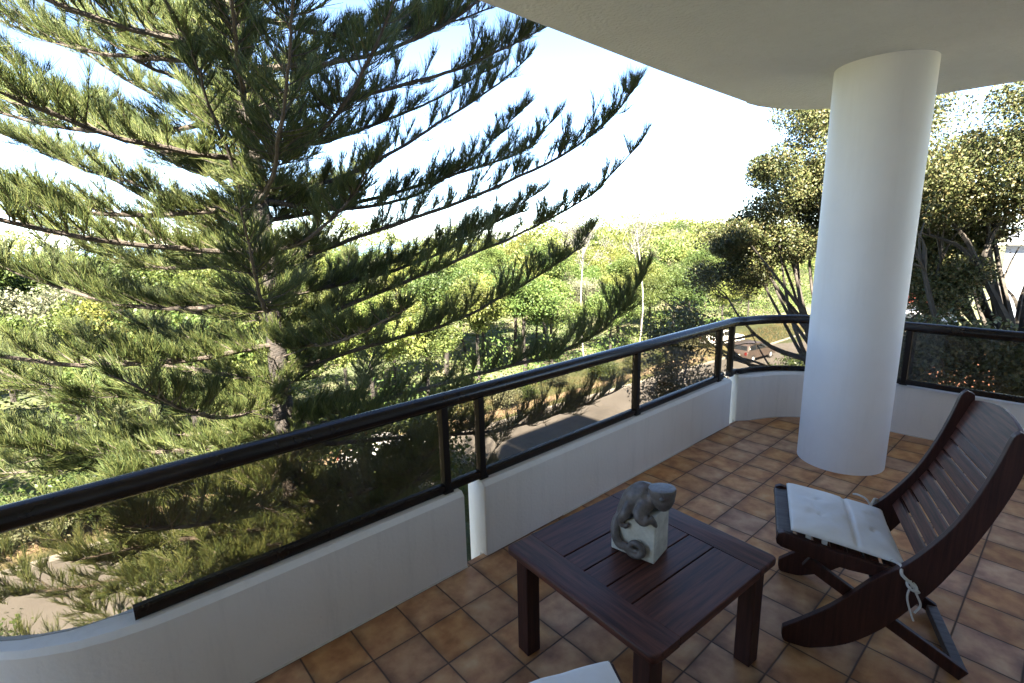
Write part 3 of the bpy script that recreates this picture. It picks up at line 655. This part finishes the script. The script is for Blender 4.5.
def tree_parts(rng, H, R_, leaf, n, mat, bark, zc=None, r0=.16, nl=7, sd_=1.0, forks=2, lean=(0, 0), aspect=.55, spread=1.0, flat=.75, masses=(), zmin=-1):
    mb, tips = limb_tree(rng, (0, 0, 0), H, R_, zc or H*.6, lean, nl, r0, forks, spread, flat)
    if zmin > 0: tips = tips[tips[:, 2] > zmin]
    for (mx_, my_, mz_, rx_, rz_, k_) in masses:      # extra boughs filling out the crown
        v = unit(rng.normal(size=(k_, 3)))*(rng.uniform(0, 1, (k_, 1))**.5); q_ = np.array([mx_, my_, mz_]) + v*np.array([rx_, rx_, rz_]); tips = np.vstack([tips, q_])
        st = np.array([lean[0], lean[1], (zc or H*.6)*.62])
        for e_ in q_[rng.permutation(k_)[:min(4, k_)]]:
            s0 = st*np.array([1, 1, rng.uniform(.8, 1.0)]); m_ = s0 + (e_-s0)*.5 + np.array([rng.normal()*.15, rng.normal()*.15, -.25])
            mb.tube(catmull([s0, m_, e_], 8), list(np.linspace(r0*.30, .018, 8)), 6, caps=False)
    P = crown_points(rng, tips, n, sd_)
    V, F = leaf_quads(P, leaf, rng, aspect=aspect)
    tm = mb.mesh('trunk'); tm.materials.append(M[bark])
    return np_mesh('crown', V, F, M[mat]), tm
def place_tree(name, meshes, loc, rz, sc, label, cat='tree', group=None):
    r = empty(name, loc, rz, label, cat, group, sc)
    cm, tm = meshes
    for nm, me in (('crown', cm), ('trunk', tm)):
        o = bpy.data.objects.new(nm, me); C.objects.link(o); o.parent = r
    return r

# ------------------------------------------------------------------ the pine beside the balcony
PX_, PY_ = 1.14, 5.76
pine = empty('norfolk_pine', (PX_, PY_, GZ), label='big pine with tiered upswept branches standing just outside the railing', cat='tree'); WORLD_BUILT.add(pine.name)
rng = np.random.default_rng(11)
ztr = np.linspace(GZ, 9.5, 60)
def trunk_r(z): return .235 - .0118*(z-GZ)
tw = MB(); tw.tube([(PX_+.02*math.sin(z*1.3), PY_+.02*math.cos(z*1.1), z) for z in ztr], [trunk_r(z)*(1+.06*math.sin(z*7.9)) for z in ztr], 18)
tw.build('trunk', M['bark'], pine, smooth=True)
def strands(P, D, L, rad, rng):
    """needle ropes: slim three-sided tapered spikes"""
    n = len(P); D = unit(D); ref = unit(rng.normal(size=(n, 3))); a = unit(np.cross(D, ref)); b_ = np.cross(D, a); L = L[:, None]; rad = np.broadcast_to(np.asarray(rad).reshape(-1, 1), (n, 1))
    rings = []
    for c_, rr in ((P, rad), (P + D*L, rad*.35)):
        for k in range(3):
            an = 2*math.pi*k/3; rings.append(c_ + (a*math.cos(an) + b_*math.sin(an))*rr)
    V = np.stack(rings, 1).reshape(-1, 3); o_ = np.arange(n)*6
    return V, np.concatenate([np.stack([o_+k, o_+(k+1) % 3, o_+3+(k+1) % 3, o_+3+k], 1) for k in range(3)])
def fan(p0, d0, ln, rng, ns, spread=.36):
    """rope-like cords fanning up and forward from a twig; returns points, directions and lengths"""
    t = rng.uniform(.12, 1, ns)[:, None]; up = np.array([0, 0, 1.0])
    pt = p0 + d0*ln*t + up*ln*.10*t*t
    dd = d0*rng.uniform(.35, .95, (ns, 1)) + up*rng.uniform(.35, .85, (ns, 1)) + unit(rng.normal(size=(ns, 3)))*spread*1.15
    return pt, dd, rng.uniform(.11, .25, ns)*(1.12-.35*t[:, 0])
def pine_branch(pts, rng, dens=1.0, r0=.040, bare=.04):
    n = 40; Cc = catmull(pts, n); Ltot = np.linalg.norm(np.diff(Cc, axis=0), axis=1).sum()
    Cc += np.cumsum(rng.normal(size=(n, 3))*.006, axis=0)
    mb = MB(); mb.tube(Cc, list(r0*(1-.80*np.linspace(0, 1, n))), 7)
    Tg = unit(np.gradient(Cc, axis=0)); m = int(Ltot/.046*dens); t = np.sort(rng.uniform(bare, 1, m))
    PP, DD, LL = [], [], []; patch = rng.uniform(0, 6.28)
    def shoot(p, d, ln, ns, spread=.36):
        a, b_, l_ = fan(p, d, ln, rng, ns, spread); PP.append(a); DD.append(b_); LL.append(l_)
    for i, tt in enumerate(t):
        if rng.uniform() < .08 + .34*(math.sin(tt*17+patch) > .45): continue
        x = tt*(n-1); k = int(min(x, n-2)); p = Cc[k] + (Cc[k+1]-Cc[k])*(x-k); T = Tg[k]
        side = np.cross(T, [0, 0, 1.0]); side /= max(np.linalg.norm(side), 1e-6); upv = np.cross(side, T); sgn = 1 if i % 2 else -1
        d = T*rng.uniform(.3, .75) + side*sgn*rng.uniform(.15, 1.0) + upv*rng.uniform(-.1, .6); d /= np.linalg.norm(d)
        ln = (.50 if tt < .7 else .50-.32*(tt-.7)/.3)*rng.uniform(.45, 1.15)*min(1, Ltot/4.0)
        mb.tube([p, p+d*ln*.5 - np.array([0, 0, .02*ln]), p + d*ln + np.array([0, 0, .08*ln])], [.008, .006, .003], 3, caps=False)
        shoot(p, d, ln, int(18+ln*80), .40)
        if ln > .28: shoot(p + d*ln*.55, unit(d + unit(rng.normal(size=3))*.7), ln*.5, 14, .30)
    for _ in range(3): shoot(Cc[-1] - Tg[-1]*.22, Tg[-1], .26, 16, .22)
    P = np.concatenate(PP); V, F = strands(P, np.concatenate(DD), np.concatenate(LL), rng.uniform(.0027, .0044, len(P)), rng)
    bo = mb.build('branch', M['branch_bark'], pine, smooth=True)
    link('foliage', np_mesh('foliage', V-np.array(pine.location), F), M['needle'], bo)
    return bo
BR = [
 [(1.14,5.76,3.08),(1.87,5.82,3.91),(2.38,4.96,4.27),(2.85,4.07,4.68)],
 [(1.14,5.76,3.75),(2.08,6.31,4.3),(3.34,5.42,4.65),(4.76,4.43,5.12)],
 [(1.14,5.76,3.21),(1.94,6.12,3.63),(3.25,4.85,3.95),(4.03,4.12,4.28),(4.58,3.62,4.57)],
 [(1.14,5.76,2.26),(1.82,6.11,2.51),(2.61,5.73,2.83),(3.78,5.26,3.57),(4.67,4.9,4.2),(5.23,4.72,4.71)],
 [(1.14,5.76,2.03),(1.77,6.08,2.15),(3.14,5.51,2.48),(4.17,5.07,2.8),(5.07,4.7,3.16),(5.76,4.55,3.81)],
 [(1.14,5.76,1.41),(1.63,5.86,1.5),(2.44,5.21,1.86),(3.52,4.32,2.29),(4.57,3.5,2.85),(5.24,3.03,3.41),(5.54,2.85,3.82)],
 [(1.14,5.76,0.57),(1.48,5.72,0.6),(2.08,5.18,0.85),(2.73,4.6,1.14),(3.42,3.98,1.5),(3.94,3.52,1.78),(4.61,2.94,2.23),(5.22,2.48,2.92)],
 [(1.14,5.76,-0.12),(1.4,5.68,-0.07),(2.56,4.91,0.28),(3.26,4.46,0.51),(4.05,3.98,0.89),(4.83,3.54,1.39),(5.29,3.34,1.86)],
 [(1.14,5.76,-0.82),(1.65,5.14,-0.65),(2.74,4.02,-0.22),(3.76,2.95,0.18),(4.27,2.45,0.51),(4.54,2.2,0.88),(4.75,2.04,1.32)],
 [(1.14,5.76,-1.12),(1.58,5.09,-1.12),(2.55,4.06,-1.0),(3.23,3.33,-0.89),(3.91,2.64,-0.6),(4.45,2.12,-0.29)],
 [(1.14,5.76,0.97),(2.04,5.86,1.13),(3.12,5.62,1.4),(4.34,5.33,1.85),(5.27,5.07,2.18)],
 [(1.14,5.76,2.56),(1.15,6.57,2.73),(0.68,6.89,2.9),(0.1,7.3,3.21),(-0.58,7.78,3.67),(-1.19,8.22,4.28),(-1.71,8.58,4.7)],
 [(1.14,5.76,2.03),(0.9,6.68,2.12),(0.39,7.2,2.4),(-0.06,7.67,2.68),(-0.61,8.22,2.93),(-1.17,8.81,3.31),(-1.99,9.65,3.76)],
 [(1.14,5.76,1.32),(1.05,6.3,1.34),(0.26,6.96,1.67),(-0.42,7.53,1.98),(-0.8,7.87,2.22),(-1.5,8.44,2.49),(-2.17,9.01,2.85)],
 [(1.14,5.76,0.69),(0.82,6.24,0.7),(0.2,6.65,0.83),(-0.6,7.19,1.12),(-1.12,7.53,1.31),(-1.61,7.86,1.58),(-2.22,8.28,1.99)],
 [(1.14,5.76,-0.27),(0.78,6.15,-0.17),(-0.36,7.16,0.06),(-1.38,8.04,0.16),(-1.86,8.47,0.28),(-2.68,9.25,0.64)],
 [(1.14,5.76,-1.12),(0.43,5.94,-0.85),(-0.45,6.27,-0.76),(-1.35,6.56,-0.64),(-2.19,6.81,-0.28)],
 [(1.14,5.76,-1.6),(0.46,5.84,-1.49),(-0.43,6.26,-1.4),(-1.42,6.73,-1.09)],
 [(1.14,5.76,3.46),(0.73,6.31,4.03),(0.45,6.03,4.27),(0.12,5.59,4.53)],
 [(1.14,5.76,2.71),(0.95,6.03,3.66),(0.56,5.69,4.15),(0.17,5.15,4.58)],
 [(1.14,5.76,1.59),(1.08,5.96,2.0),(0.74,5.35,2.86),(0.48,4.87,3.33),(0.29,4.39,3.64)],
 [(1.14,5.76,4.17),(1.16,7.06,4.65),(0.59,7.45,4.82),(0.17,7.78,5.15),(-0.4,8.21,5.51)],
 [(1.14,5.76,2.78),(0.77,6.57,3.75),(0.06,6.71,4.09),(-0.51,6.7,4.63)],
 [(1.14,5.76,-2.1),(0.47,5.53,-1.9),(-0.35,5.53,-1.79),(-1.04,5.47,-1.54)],
 [(1.14,5.76,-2.43),(1.3,4.82,-2.17),(1.87,3.82,-1.89),(2.25,3.17,-1.48)],
 [(1.14,5.76,-2.1),(1.35,4.5,-1.68),(1.7,3.41,-1.1),(1.85,2.69,-0.53)],
 [(1.14,5.76,-1.77),(0.02,6.04,-1.33),(-1.02,6.52,-1.12),(-2.33,7.0,-1.0)],
 [(1.14,5.76,-2.18),(0.14,5.66,-1.75),(-0.91,5.82,-1.48),(-1.94,5.79,-1.23)],
 [(1.14,5.76,-2.61),(0.28,5.37,-2.06),(-0.6,5.28,-1.78),(-1.4,4.98,-1.51)],
 [(1.14,5.76,-3.13),(0.28,5.02,-2.34),(-0.32,4.62,-2.04),(-0.91,3.96,-1.67)],
 [(1.14,5.76,-2.86),(1.22,4.3,-2.2),(1.37,3.35,-1.61),(1.41,2.43,-0.92)],
 [(1.14,5.76,-2.43),(0.37,5.54,-1.72),(-0.38,5.67,-1.34),(-1.41,5.65,-1.08)],
 [(1.14,5.76,-1.45),(-0.13,6.41,-1.1),(-1.2,7.11,-1.02),(-2.32,7.8,-1.04)],
 [(1.14,5.76,-2.86),(0.22,5.2,-2.25),(-0.57,4.93,-1.95),(-1.12,4.53,-1.77)],
 [(1.14,5.76,-2.52),(0.07,5.51,-2.04),(-0.79,5.51,-1.91),(-1.26,5.45,-1.82)],
 [(1.14,5.76,-3.13),(0.34,4.81,-2.44),(-0.25,4.22,-2.05),(-0.61,3.7,-1.7)],
 [(1.14,5.76,-2.18),(1.37,4.89,-1.69),(1.84,4.07,-1.22),(2.17,3.44,-0.73)],
 [(1.14,5.76,-2.78),(1.32,4.53,-2.13),(1.66,3.5,-1.39),(1.82,2.78,-0.79)],
 [(1.14,5.76,-1.6),(0.3,5.47,-1.11),(-0.58,5.2,-0.83),(-1.05,4.87,-0.79)],
 [(1.14,5.76,3.21),(0.79,7.43,3.72),(0.01,8.57,4.4),(-0.89,9.96,5.45)],
 [(1.14,5.76,2.13),(0.8,7.36,2.86),(-0.08,8.84,3.72),(-1.21,10.48,4.33)],
 [(1.14,5.76,1.79),(0.65,7.13,2.04),(-0.33,8.61,2.92),(-1.64,10.44,3.81)],
 [(1.14,5.76,2.97),(2.37,6.16,3.27),(3.74,5.74,3.87),(5.12,5.35,4.7)],
 [(1.14,5.76,1.49),(0.38,6.57,1.68),(-0.6,7.03,2.29),(-1.7,7.42,2.47)]]
for pts in BR: pine_branch(pts, rng, 1.1, .040)
zs_w = np.concatenate([np.arange(-4.6, 5.2, .62), [-5.3, -6.0, -6.7, 5.7, 6.4]]); nb = 0
for wi, zw in enumerate(zs_w):
    for k in range(4):
        az = (wi*47 + k*90 + rng.uniform(-22, 22)) % 360
        if nb >= 54: continue
        c_, s_ = math.cos(R(az)), math.sin(R(az))
        Lb = rng.uniform(4.2, 5.6)*(1.0 if zw < 2 else 1-.05*(zw-2))
        if s_ < -.15:
            lim = (PY_-1.9)/max(.2, -s_); Lb = min(Lb, lim*rng.uniform(.62, .95))
        if zw > 4.6 and s_ < .3 and c_ < .4: Lb *= .6
        if -35 < ((az+180) % 360)-180 < 40 and zw > -3.2 and rng.uniform() < .75: continue
        nb += 1
        z0 = zw + rng.uniform(-.12, .12); sag = rng.uniform(.0, .10)*Lb; rise = rng.uniform(.10, .30)*Lb
        if zw < -2: sag += .12*Lb; rise *= .4
        pts = [(PX_, PY_, z0)] + [(PX_+c_*Lb*u, PY_+s_*Lb*u, z0 + rise*u**2.2 + .10*Lb*u - sag*math.sin(math.pi*u)) for u in (.25, .5, .75, 1.0)]
        pine_branch(pts, rng, 1.15 if zw > -5 else .8, .038)

# short shoots standing straight off the trunk
PP, DD, LL = [], [], []; mb = MB()
for _ in range(230):
    z = rng.uniform(-6, 6.5); a = rng.uniform(0, 2*math.pi); d = np.array([math.cos(a), math.sin(a), rng.uniform(.1, .9)]); d /= np.linalg.norm(d)
    p = np.array([PX_, PY_, z]); ln = rng.uniform(.3, .8); mb.tube([p, p+d*ln*.5, p+d*ln], [.010, .008, .004], 4, caps=False)
    for q in range(6):
        o_ = fan(p + d*ln*rng.uniform(.1, .7), unit(d + rng.normal(size=3)*.4), rng.uniform(.15, .3), rng, 14)
        PP.append(o_[0]); DD.append(o_[1]); LL.append(o_[2])
P = np.concatenate(PP); V, F = strands(P, np.concatenate(DD), np.concatenate(LL), .004, rng)
so_ = mb.build('shoots', M['branch_bark'], pine)
link('foliage', np_mesh('foliage', V-np.array(pine.location), F), M['needle'], so_)

# ------------------------------------------------------------------ dark broad-leaved trees on the right
rt = np.random.default_rng(21)
def near_tree(name, base, H, R_, zc, n, label, mat='leaf_dark', leaf=.085, sd_=.85, nl=8, forks=3, r0=.2, lean=(0, 0), spread=1.0, flat=.75, cat='tree', masses=(), zmin=-1):
    return place_tree(name, tree_parts(rt, H, R_, leaf, n, mat, 'dark_bark', zc, r0, nl, sd_, forks, lean, .55, spread, flat, masses, zmin), base, 0, 1, label, cat)
near_tree('broadleaf_tree', (14.0, 2.0, GZ), 14, 4.4, 12.6, 170000, 'dark broad-leaved tree with spreading limbs left of and behind the column', sd_=.60, nl=8, r0=.21, lean=(-.3, .6), flat=1.0, leaf=.068, zmin=9.1,
          masses=[(-.2, .9, 12.2, 2.0, 1.7, 34), (-.3, 2.0, 10.9, 1.5, 1.2, 16), (-.7, 2.7, 10.0, 1.3, .9, 18), (.4, .3, 13.0, 1.6, 1.1, 20)])
near_tree('broadleaf_tree', (13.6, -1.0, GZ), 14, 4.8, 13.6, 115000, 'dark broad-leaved tree with thick bare limbs right of the column', sd_=.60, nl=9, r0=.26, flat=.9, leaf=.068, zmin=10.8,
          masses=[(.0, .3, 12.1, 2.2, 1.2, 34), (1.2, -.6, 12.0, 2.0, 1.4, 20), (1.0, 1.7, 9.3, .9, .9, 14), (.7, 1.6, 10.2, .9, .7, 12)])
near_tree('bushy_tree', (10.2, 4.6, GZ), 9, 1.5, 10.6, 22000, 'low dark bushy tree behind the railing between the dead tree and the column', leaf=.075, sd_=.5, nl=8, forks=2, r0=.1, mat='leaf_dark', masses=[(0, 0, 7.7, .95, 1.1, 26)])
near_tree('bushy_tree', (10.6, -.3, GZ), 8.5, 1.7, 12.4, 32000, 'dark leafy shrub mass behind the glass at the right edge', leaf=.085, sd_=.7, nl=8, forks=2, r0=.12, masses=[(0, .1, 8.2, 1.3, .55, 36), (.3, -1.6, 8.1, 1.2, .6, 22), (.6, 1.2, 8.0, .8, .5, 12)])

# ------------------------------------------------------------------ woodland beyond the street
fr = np.random.default_rng(5)
KIND = {
 'yellow': [tree_parts(fr, 9, 3.4, .20, 13000, 'leaf_yellow', 'bark', 9.0, .16, 8, 1.15, 2) for _ in range(2)],
 'mid': [tree_parts(fr, 10, 3.6, .20, 14000, 'leaf_mid', 'bark', 10, .18, 8, 1.15, 2) for _ in range(3)],
 'grey': [tree_parts(fr, 9, 3.0, .16, 9000, 'leaf_grey', 'bark', 9.4, .13, 7, 1.0, 2) for _ in range(2)],
}
LOOK = {'yellow': 'bushy yellow-green tree', 'mid': 'rounded mid-green tree', 'grey': 'thin grey-green gum tree with pale limbs'}
rows = [(25.5, 4.0, 'in the front row'), (30.5, 4.3, 'in the second row'), (36.5, 5.0, 'in the third row'), (44, 6.0, 'far back'), (54, 7.0, 'at the crest')]
for ri, (yy, stp, where) in enumerate(rows):
    x = -16 - ri*5
    while x < 62 + ri*16:
        k = fr.choice(['yellow', 'mid', 'grey'], p=[.40, .42, .18] if ri else [.35, .5, .15]); ms = KIND[k][fr.integers(len(KIND[k]))]
        px, py = x + fr.uniform(-1.4, 1.4), yy + fr.uniform(-1.6, 1.6)
        right = px/py > 1.15
        H_ = (fr.uniform(.74, 1.15) if not right else fr.uniform(.7, .98)) * (1.0 - .0*ri)
        if ri == 0: H_ *= .86
        zone = 'behind the pine' if px < 13 else 'between pine and column' if px < 75 else 'towards the column'
        place_tree('woodland_tree', ms, (px, py, float(hill_z(px, py))-.05), fr.uniform(0, 6.28), H_, f'{LOOK[k]} {where} {zone}'.replace('thin grey-green gum tree with pale limbs', 'thin grey-green gum tree'), 'tree', 'trees of the wood beyond the street')
        x += stp*fr.uniform(.8, 1.25)*(.85 if x < 26 else 1)
# crowns running on to the skyline read as one mass
Pm = []
for _ in range(950):
    x = fr.uniform(-120, 280); y = fr.uniform(60, 165); hh_ = fr.uniform()**2*3.2
    if _ % 3 == 0: x = fr.uniform(62, 190); y = fr.uniform(26, 70); z = float(hill_z(x, y)); s_ = fr.uniform(2.4, 4.2)
    c_ = np.array([x, y, z+s_*1.1+hh_]); v = unit(fr.normal(size=(420, 3))); v[:, 2] = np.abs(v[:, 2])*.9-.25
    Pm.append(c_ + v*s_*fr.uniform(.75, 1.05, (420, 1))*np.array([1.15, 1.15, 1]))
V, F = leaf_quads(np.concatenate(Pm), .46, fr); tag(link('distant_wood', np_mesh('distant_wood', V, F), M['leaf_far']), kind='stuff')
up_ = np.stack([fr.uniform(-40, 150, 150000), 23.6 + 60*fr.uniform(0, 1, 150000)**1.6, np.zeros(150000)], 1); up_[:, 2] = hill_z(up_[:, 0], up_[:, 1]) + fr.uniform(0, 1, 150000)**1.6*(1.6+2.2*(np.sin(up_[:, 0]*.9)*np.sin(up_[:, 1]*.7+1) > 0))
V, F = leaf_quads(up_, .24, fr); tag(link('undergrowth', np_mesh('undergrowth', V, F), M['leaf_mid']), kind='stuff')
# pale dead gums standing above the wood
def dead_tree(loc, H, label, seed, n=900):
    rd = np.random.default_rng(seed); cm, tm = tree_parts(rd, H, H*.27, .13, n, 'leaf_dead', 'pale_bark', H*1.0, .055, 10, .55, 3, (1.1, .5), .35, .7, 1.5)
    place_tree('dead_gum', (cm, tm), loc, .4, 1, label, 'tree')
dead_tree((31.8, 21.0, GZ), 17.5, 'tall pale dead gum with thin bleached twigs against the sky', 8, 5200)
dead_tree((29.5, 24.4, GZ), 15.5, 'shorter bleached gum just left of the tall dead one', 9, 4600)
# shrubs by the street
sh = [tree_parts(fr, 2.2, 1.15, .10, 3800, m_, 'dark_bark', 1.0, .05, 7, .55, 2) for m_ in ('leaf_shrub', 'leaf_dark', 'leaf_grey')]
spots = [(-5, 12.2, 1.3, 0), (-1.8, 11.2, 1.4, 0), (1.5, 11.8, 1.6, 1), (4.2, 10.8, 1.5, 0), (6.6, 12.0, 1.3, 1), (9.2, 11.4, 1.2, 2), (11.6, 12.4, 1.0, 0), (13.5, 10.2, 1.3, 1), (16.2, 11.8, 1.1, 0), (19.4, 10.9, 1.4, 2), (22.5, 11.6, 1.2, 1), (26, 11.0, 1.5, 0), (31, 10.2, 1.4, 1), (35, 10.4, 1.6, 0), (39.5, 9.2, 1.3, 2), (-7.5, 22.2, 1.5, 1), (-4.6, 22.0, 1.4, 0), (-3.0, 21.7, 1.1, 2), (-1.5, 22.4, 1.5, 0), (1.8, 22.8, 1.6, 2), (5.2, 22.0, 1.5, 0), (8.8, 22.4, 1.5, 1), (12.2, 21.8, 1.3, 0), (15.4, 21.6, 1.4, 1), (18.2, 21.2, 1.1, 2), (27.4, 21.0, 1.2, 0), (30.6, 20.4, 1.0, 1), (34.2, 20.6, .8, 0), (38.5, 21.0, .8, 2), (20.5, 21.6, .8, 0), (24.0, 22.2, .9, 2)]
for i, (x, y, s_, k) in enumerate(spots):
    place_tree('garden_shrub', sh[k], (x, y, GZ-.05), fr.uniform(0, 6.28), s_, ['low green shrub', 'low dark glossy shrub', 'low grey-green shrub'][k] + (' on the garden side of the street' if y < 15 else ' on the dry verge across the street'), 'shrub', 'shrubs along the street')
small = [tree_parts(fr, 5.4, 2.3, .11, 9000, m_, 'dark_bark', 5.4, .09, 8, .75, 2) for m_ in ('leaf_shrub', 'leaf_mid')]
for x, y, s_, k, lb in [(1.2, 10.6, .95, 0, 'small dark green tree under the pine seen through the long glass panel'), (4.7, 10.2, 1.3, 1, 'small mid-green tree right of the pine trunk below the handrail'), (7.8, 10.4, .8, 0, 'small dark green tree seen through the glass near the double posts'), (-4.6, 10.8, .9, 1, 'small mid-green tree at the far left under the pine branches')]:
    place_tree('small_tree', small[k], (x, y, GZ-.05), fr.uniform(0, 6.28), s_, lb, 'tree')
# dry grass on the verges
gp = np.stack([fr.uniform(-20, 75, 26000), np.zeros(26000), np.full(26000, GZ)], 1); gp[:, 1] = np.array([ry(x) for x in gp[:, 0]]) + np.where(fr.uniform(size=26000) < .7, fr.uniform(3.2, 7.5, 26000), -fr.uniform(3.6, 7, 26000))
gp[:, 2] = hill_z(gp[:, 0], gp[:, 1])
d_ = unit(fr.normal(size=gp.shape)*.5 + np.array([0, 0, 1])); s2 = unit(np.cross(d_, fr.normal(size=gp.shape))); hh = fr.uniform(.08, .3, (len(gp), 1))
V = np.stack([gp-s2*.02, gp+s2*.02, gp+d_*hh+s2*.003, gp+d_*hh-s2*.003], 1).reshape(-1, 3)
M['dry_grass'] = leafy('dry_grass_blades', [(.07, .08, .022), (.14, .12, .05), (.20, .16, .08)], .25)
tag(link('verge_grass', np_mesh('verge_grass', V, np.arange(len(V)).reshape(-1, 4)), M['dry_grass']), kind='stuff')

# ------------------------------------------------------------------ cars
def make_car(loc, rz, label, paint, wagon=True):
    root = empty('parked_car', loc, rz, label, 'car', 'parked cars')
    Wd = .86
    prof = [(-2.2, .36), (-2.24, .62), (-2.18, .92), (-2.02, 1.02), (-1.78, 1.42), (-1.55, 1.50), (-.4, 1.53), (.35, 1.47), (1.05, 1.0), (1.75, .90), (2.1, .78), (2.2, .58), (2.16, .34)] if wagon else [(-2.2, .36), (-2.24, .62), (-2.18, .95), (-1.5, 1.0), (-.95, 1.38), (-.4, 1.44), (.3, 1.38), (1.0, .98), (1.75, .88), (2.1, .76), (2.2, .58), (2.16, .34)]
    prof = [tuple(p) for p in catmull(prof, 40)]
    ys = [(-1, .94, .0), (-.98, 1, 0), (0, 1, 1), (.98, 1, 0), (1, .94, 0)]
    mb = MB(); n = len(prof); rings = []
    def ring(fy, k): return [(x, fy*Wd*(1-.17*max(0, (z-.9))/.6), z if k else z) for x, z in prof]
    full = [ring(f, 1) for f in (-1, -.93, .93, 1)]
    v = []
    for i, rg_ in enumerate(full):
        sc = .985 if i in (0, 3) else 1.0
        v += [(x*sc, y, .36+(z-.36)*sc) for x, y, z in rg_]
    f = [(i*n+k, i*n+(k+1) % n, (i+1)*n+(k+1) % n, (i+1)*n+k) for i in range(3) for k in range(n)] + [tuple(range(n-1, -1, -1)), tuple(range(3*n, 4*n))]
    mb.add(v, f); b_ = mb.build('body', paint, root, smooth=True); shade(b_, 35)
    def quad(pts, th, name, mat): MB().prism3(pts, th).build(name, mat, root)
    yo = lambda z: Wd*(1-.17*max(0, z-.9)/.6)+.004
    for sgn in (-1, 1):
        for pp in ([(-1.78, 1.05), (-1.58, 1.40), (-.85, 1.43), (-.85, 1.03)] if wagon else [(-1.30, 1.03), (-.9, 1.32), (-.85, 1.33), (-.85, 1.02)], [(-.78, 1.03), (-.78, 1.43), (.22, 1.40), (.22, 1.02)], [(.28, 1.02), (.28, 1.38), (.40, 1.34), (.88, 1.01)]):
            quad([(x, sgn*yo(z), z) for x, z in pp], (0, -sgn*.012, 0), 'side_window', M['car_glass'])
    rw = [(-1.985, 1.06), (-1.80, 1.39)] if wagon else [(-1.46, 1.03), (-1.0, 1.345)]
    quad([(rw[0][0]-.02, -.66, rw[0][1]), (rw[0][0]-.02, .66, rw[0][1]), (rw[1][0]-.02, .58, rw[1][1]), (rw[1][0]-.02, -.58, rw[1][1])], (.03, 0, -.01), 'rear_window', M['car_glass'])
    quad([(.98, -.66, 1.05), (.98, .66, 1.05), (.42, .56, 1.43), (.42, -.56, 1.43)], (-.04, 0, -.03), 'windscreen', M['car_glass'])
    for sgn in (-1, 1):
        MB().box(-2.255, -2.17, min(sgn*.62, sgn*.80), max(sgn*.62, sgn*.80), .70, .95).build('tail_light', M['tail'], root, bevel=.01)
        MB().box(2.08, 2.2, min(sgn*.52, sgn*.78), max(sgn*.52, sgn*.78), .60, .74).build('headlight', M['alloy'], root, bevel=.01)
    MB().box(-2.27, -2.22, -.24, .24, .62, .73).build('number_plate', M['plate'], root)
    for x in (-1.35, 1.38):
        for sgn in (-1, 1):
            wh = MB(); wh.tube([(x, sgn*.70, .32), (x, sgn*.70+sgn*.02, .32), (x, sgn*.875, .32)], [.30, .32, .32], 24); wo = wh.build('wheel', M['rubber'], root, smooth=True)
            MB().tube([(x, sgn*.86, .32), (x, sgn*.884, .32)], [.20, .18], 16).build('rim', M['alloy'], wo)
    return root
make_car((41.4, 16.2, GZ+.03), R(-6), 'bronze station wagon parked on the street, seen between the posts by the column', M['car_brown'])
make_car((45.0, 20.6, GZ+.03), R(-10), 'white car parked behind the bronze wagon, mostly hidden by foliage', M['car_white'], False)
make_car((9.3, 19.0, GZ+.03), R(2), 'white car glimpsed on the street through the branches of the pine', M['car_white'], False)

# ------------------------------------------------------------------ houses at the right
hb = empty('apartment_house', (46, 0, GZ), label='grey panelled apartment house with white balconies at the right edge', cat='building'); WORLD_BUILT.add(hb.name)
MB().box(42, 60, -14, 1.9, GZ, .6).build('wall', M['kerb'], hb)
for k in range(3):
    y0 = -2.6+k*1.6; MB().box(41.6, 41.998, y0, y0+1.25, GZ, 1.4).build('cladding_panel', M['grey_clad'], hb)
for k in range(3):
    z0 = -6.6+k*2.5
    MB().box(40.4, 41.99, -13, -2.2, z0, z0+.22).build('balcony', M['white_paint'], hb)
    wn_ = MB(); wn_.box(41.94, 41.998, -12, -3.2, z0+.35, z0+2.1); wn_.build('window', M['window'], hb)
rf_ = MB(); rf_.prism3([(41.2, -14.5, .6), (41.2, 2.5, .6), (41.2, -6.0, 3.2)], (19.4, 0, 0)); rf_.build('roof', M['white_paint'], hb)
rh = empty('red_roofed_house', (60, 8, GZ), label='house with a red tiled roof glimpsed between column and right tree', cat='building'); WORLD_BUILT.add(rh.name)
MB().box(56, 66, 6.6, 14, GZ, -4.9).build('wall', M['white_paint'], rh)
rr = MB(); rr.prism3([(55.4, 6.1, -4.9), (55.4, 14.6, -4.9), (55.4, 10.2, -3.0)], (11.2, 0, 0)); rr.build('roof', M['roof_red'], rh)
for y0 in (7.4, 10.6): MB().box(55.94, 55.998, y0, y0+1.5, -7.4, -5.9).build('window', M['window'], rh)
bw = empty('brick_house', (27, 0, GZ), label='low orange brick house with a terracotta roof behind the right glass', cat='building'); WORLD_BUILT.add(bw.name)
MB().box(24, 32, -3.5, 3.2, GZ, -5.6).build('wall', M['brick'], bw)
rr = MB(); rr.prism3([(23.4, -4.0, -5.6), (23.4, 3.7, -5.6), (23.4, -.2, -3.7)], (9.2, 0, 0)); rr.build('roof', M['brick'], bw)
for y0 in (-2.4, 1.0): MB().box(23.94, 23.998, y0, y0+1.3, -7.8, -6.4).build('window', M['window'], bw)
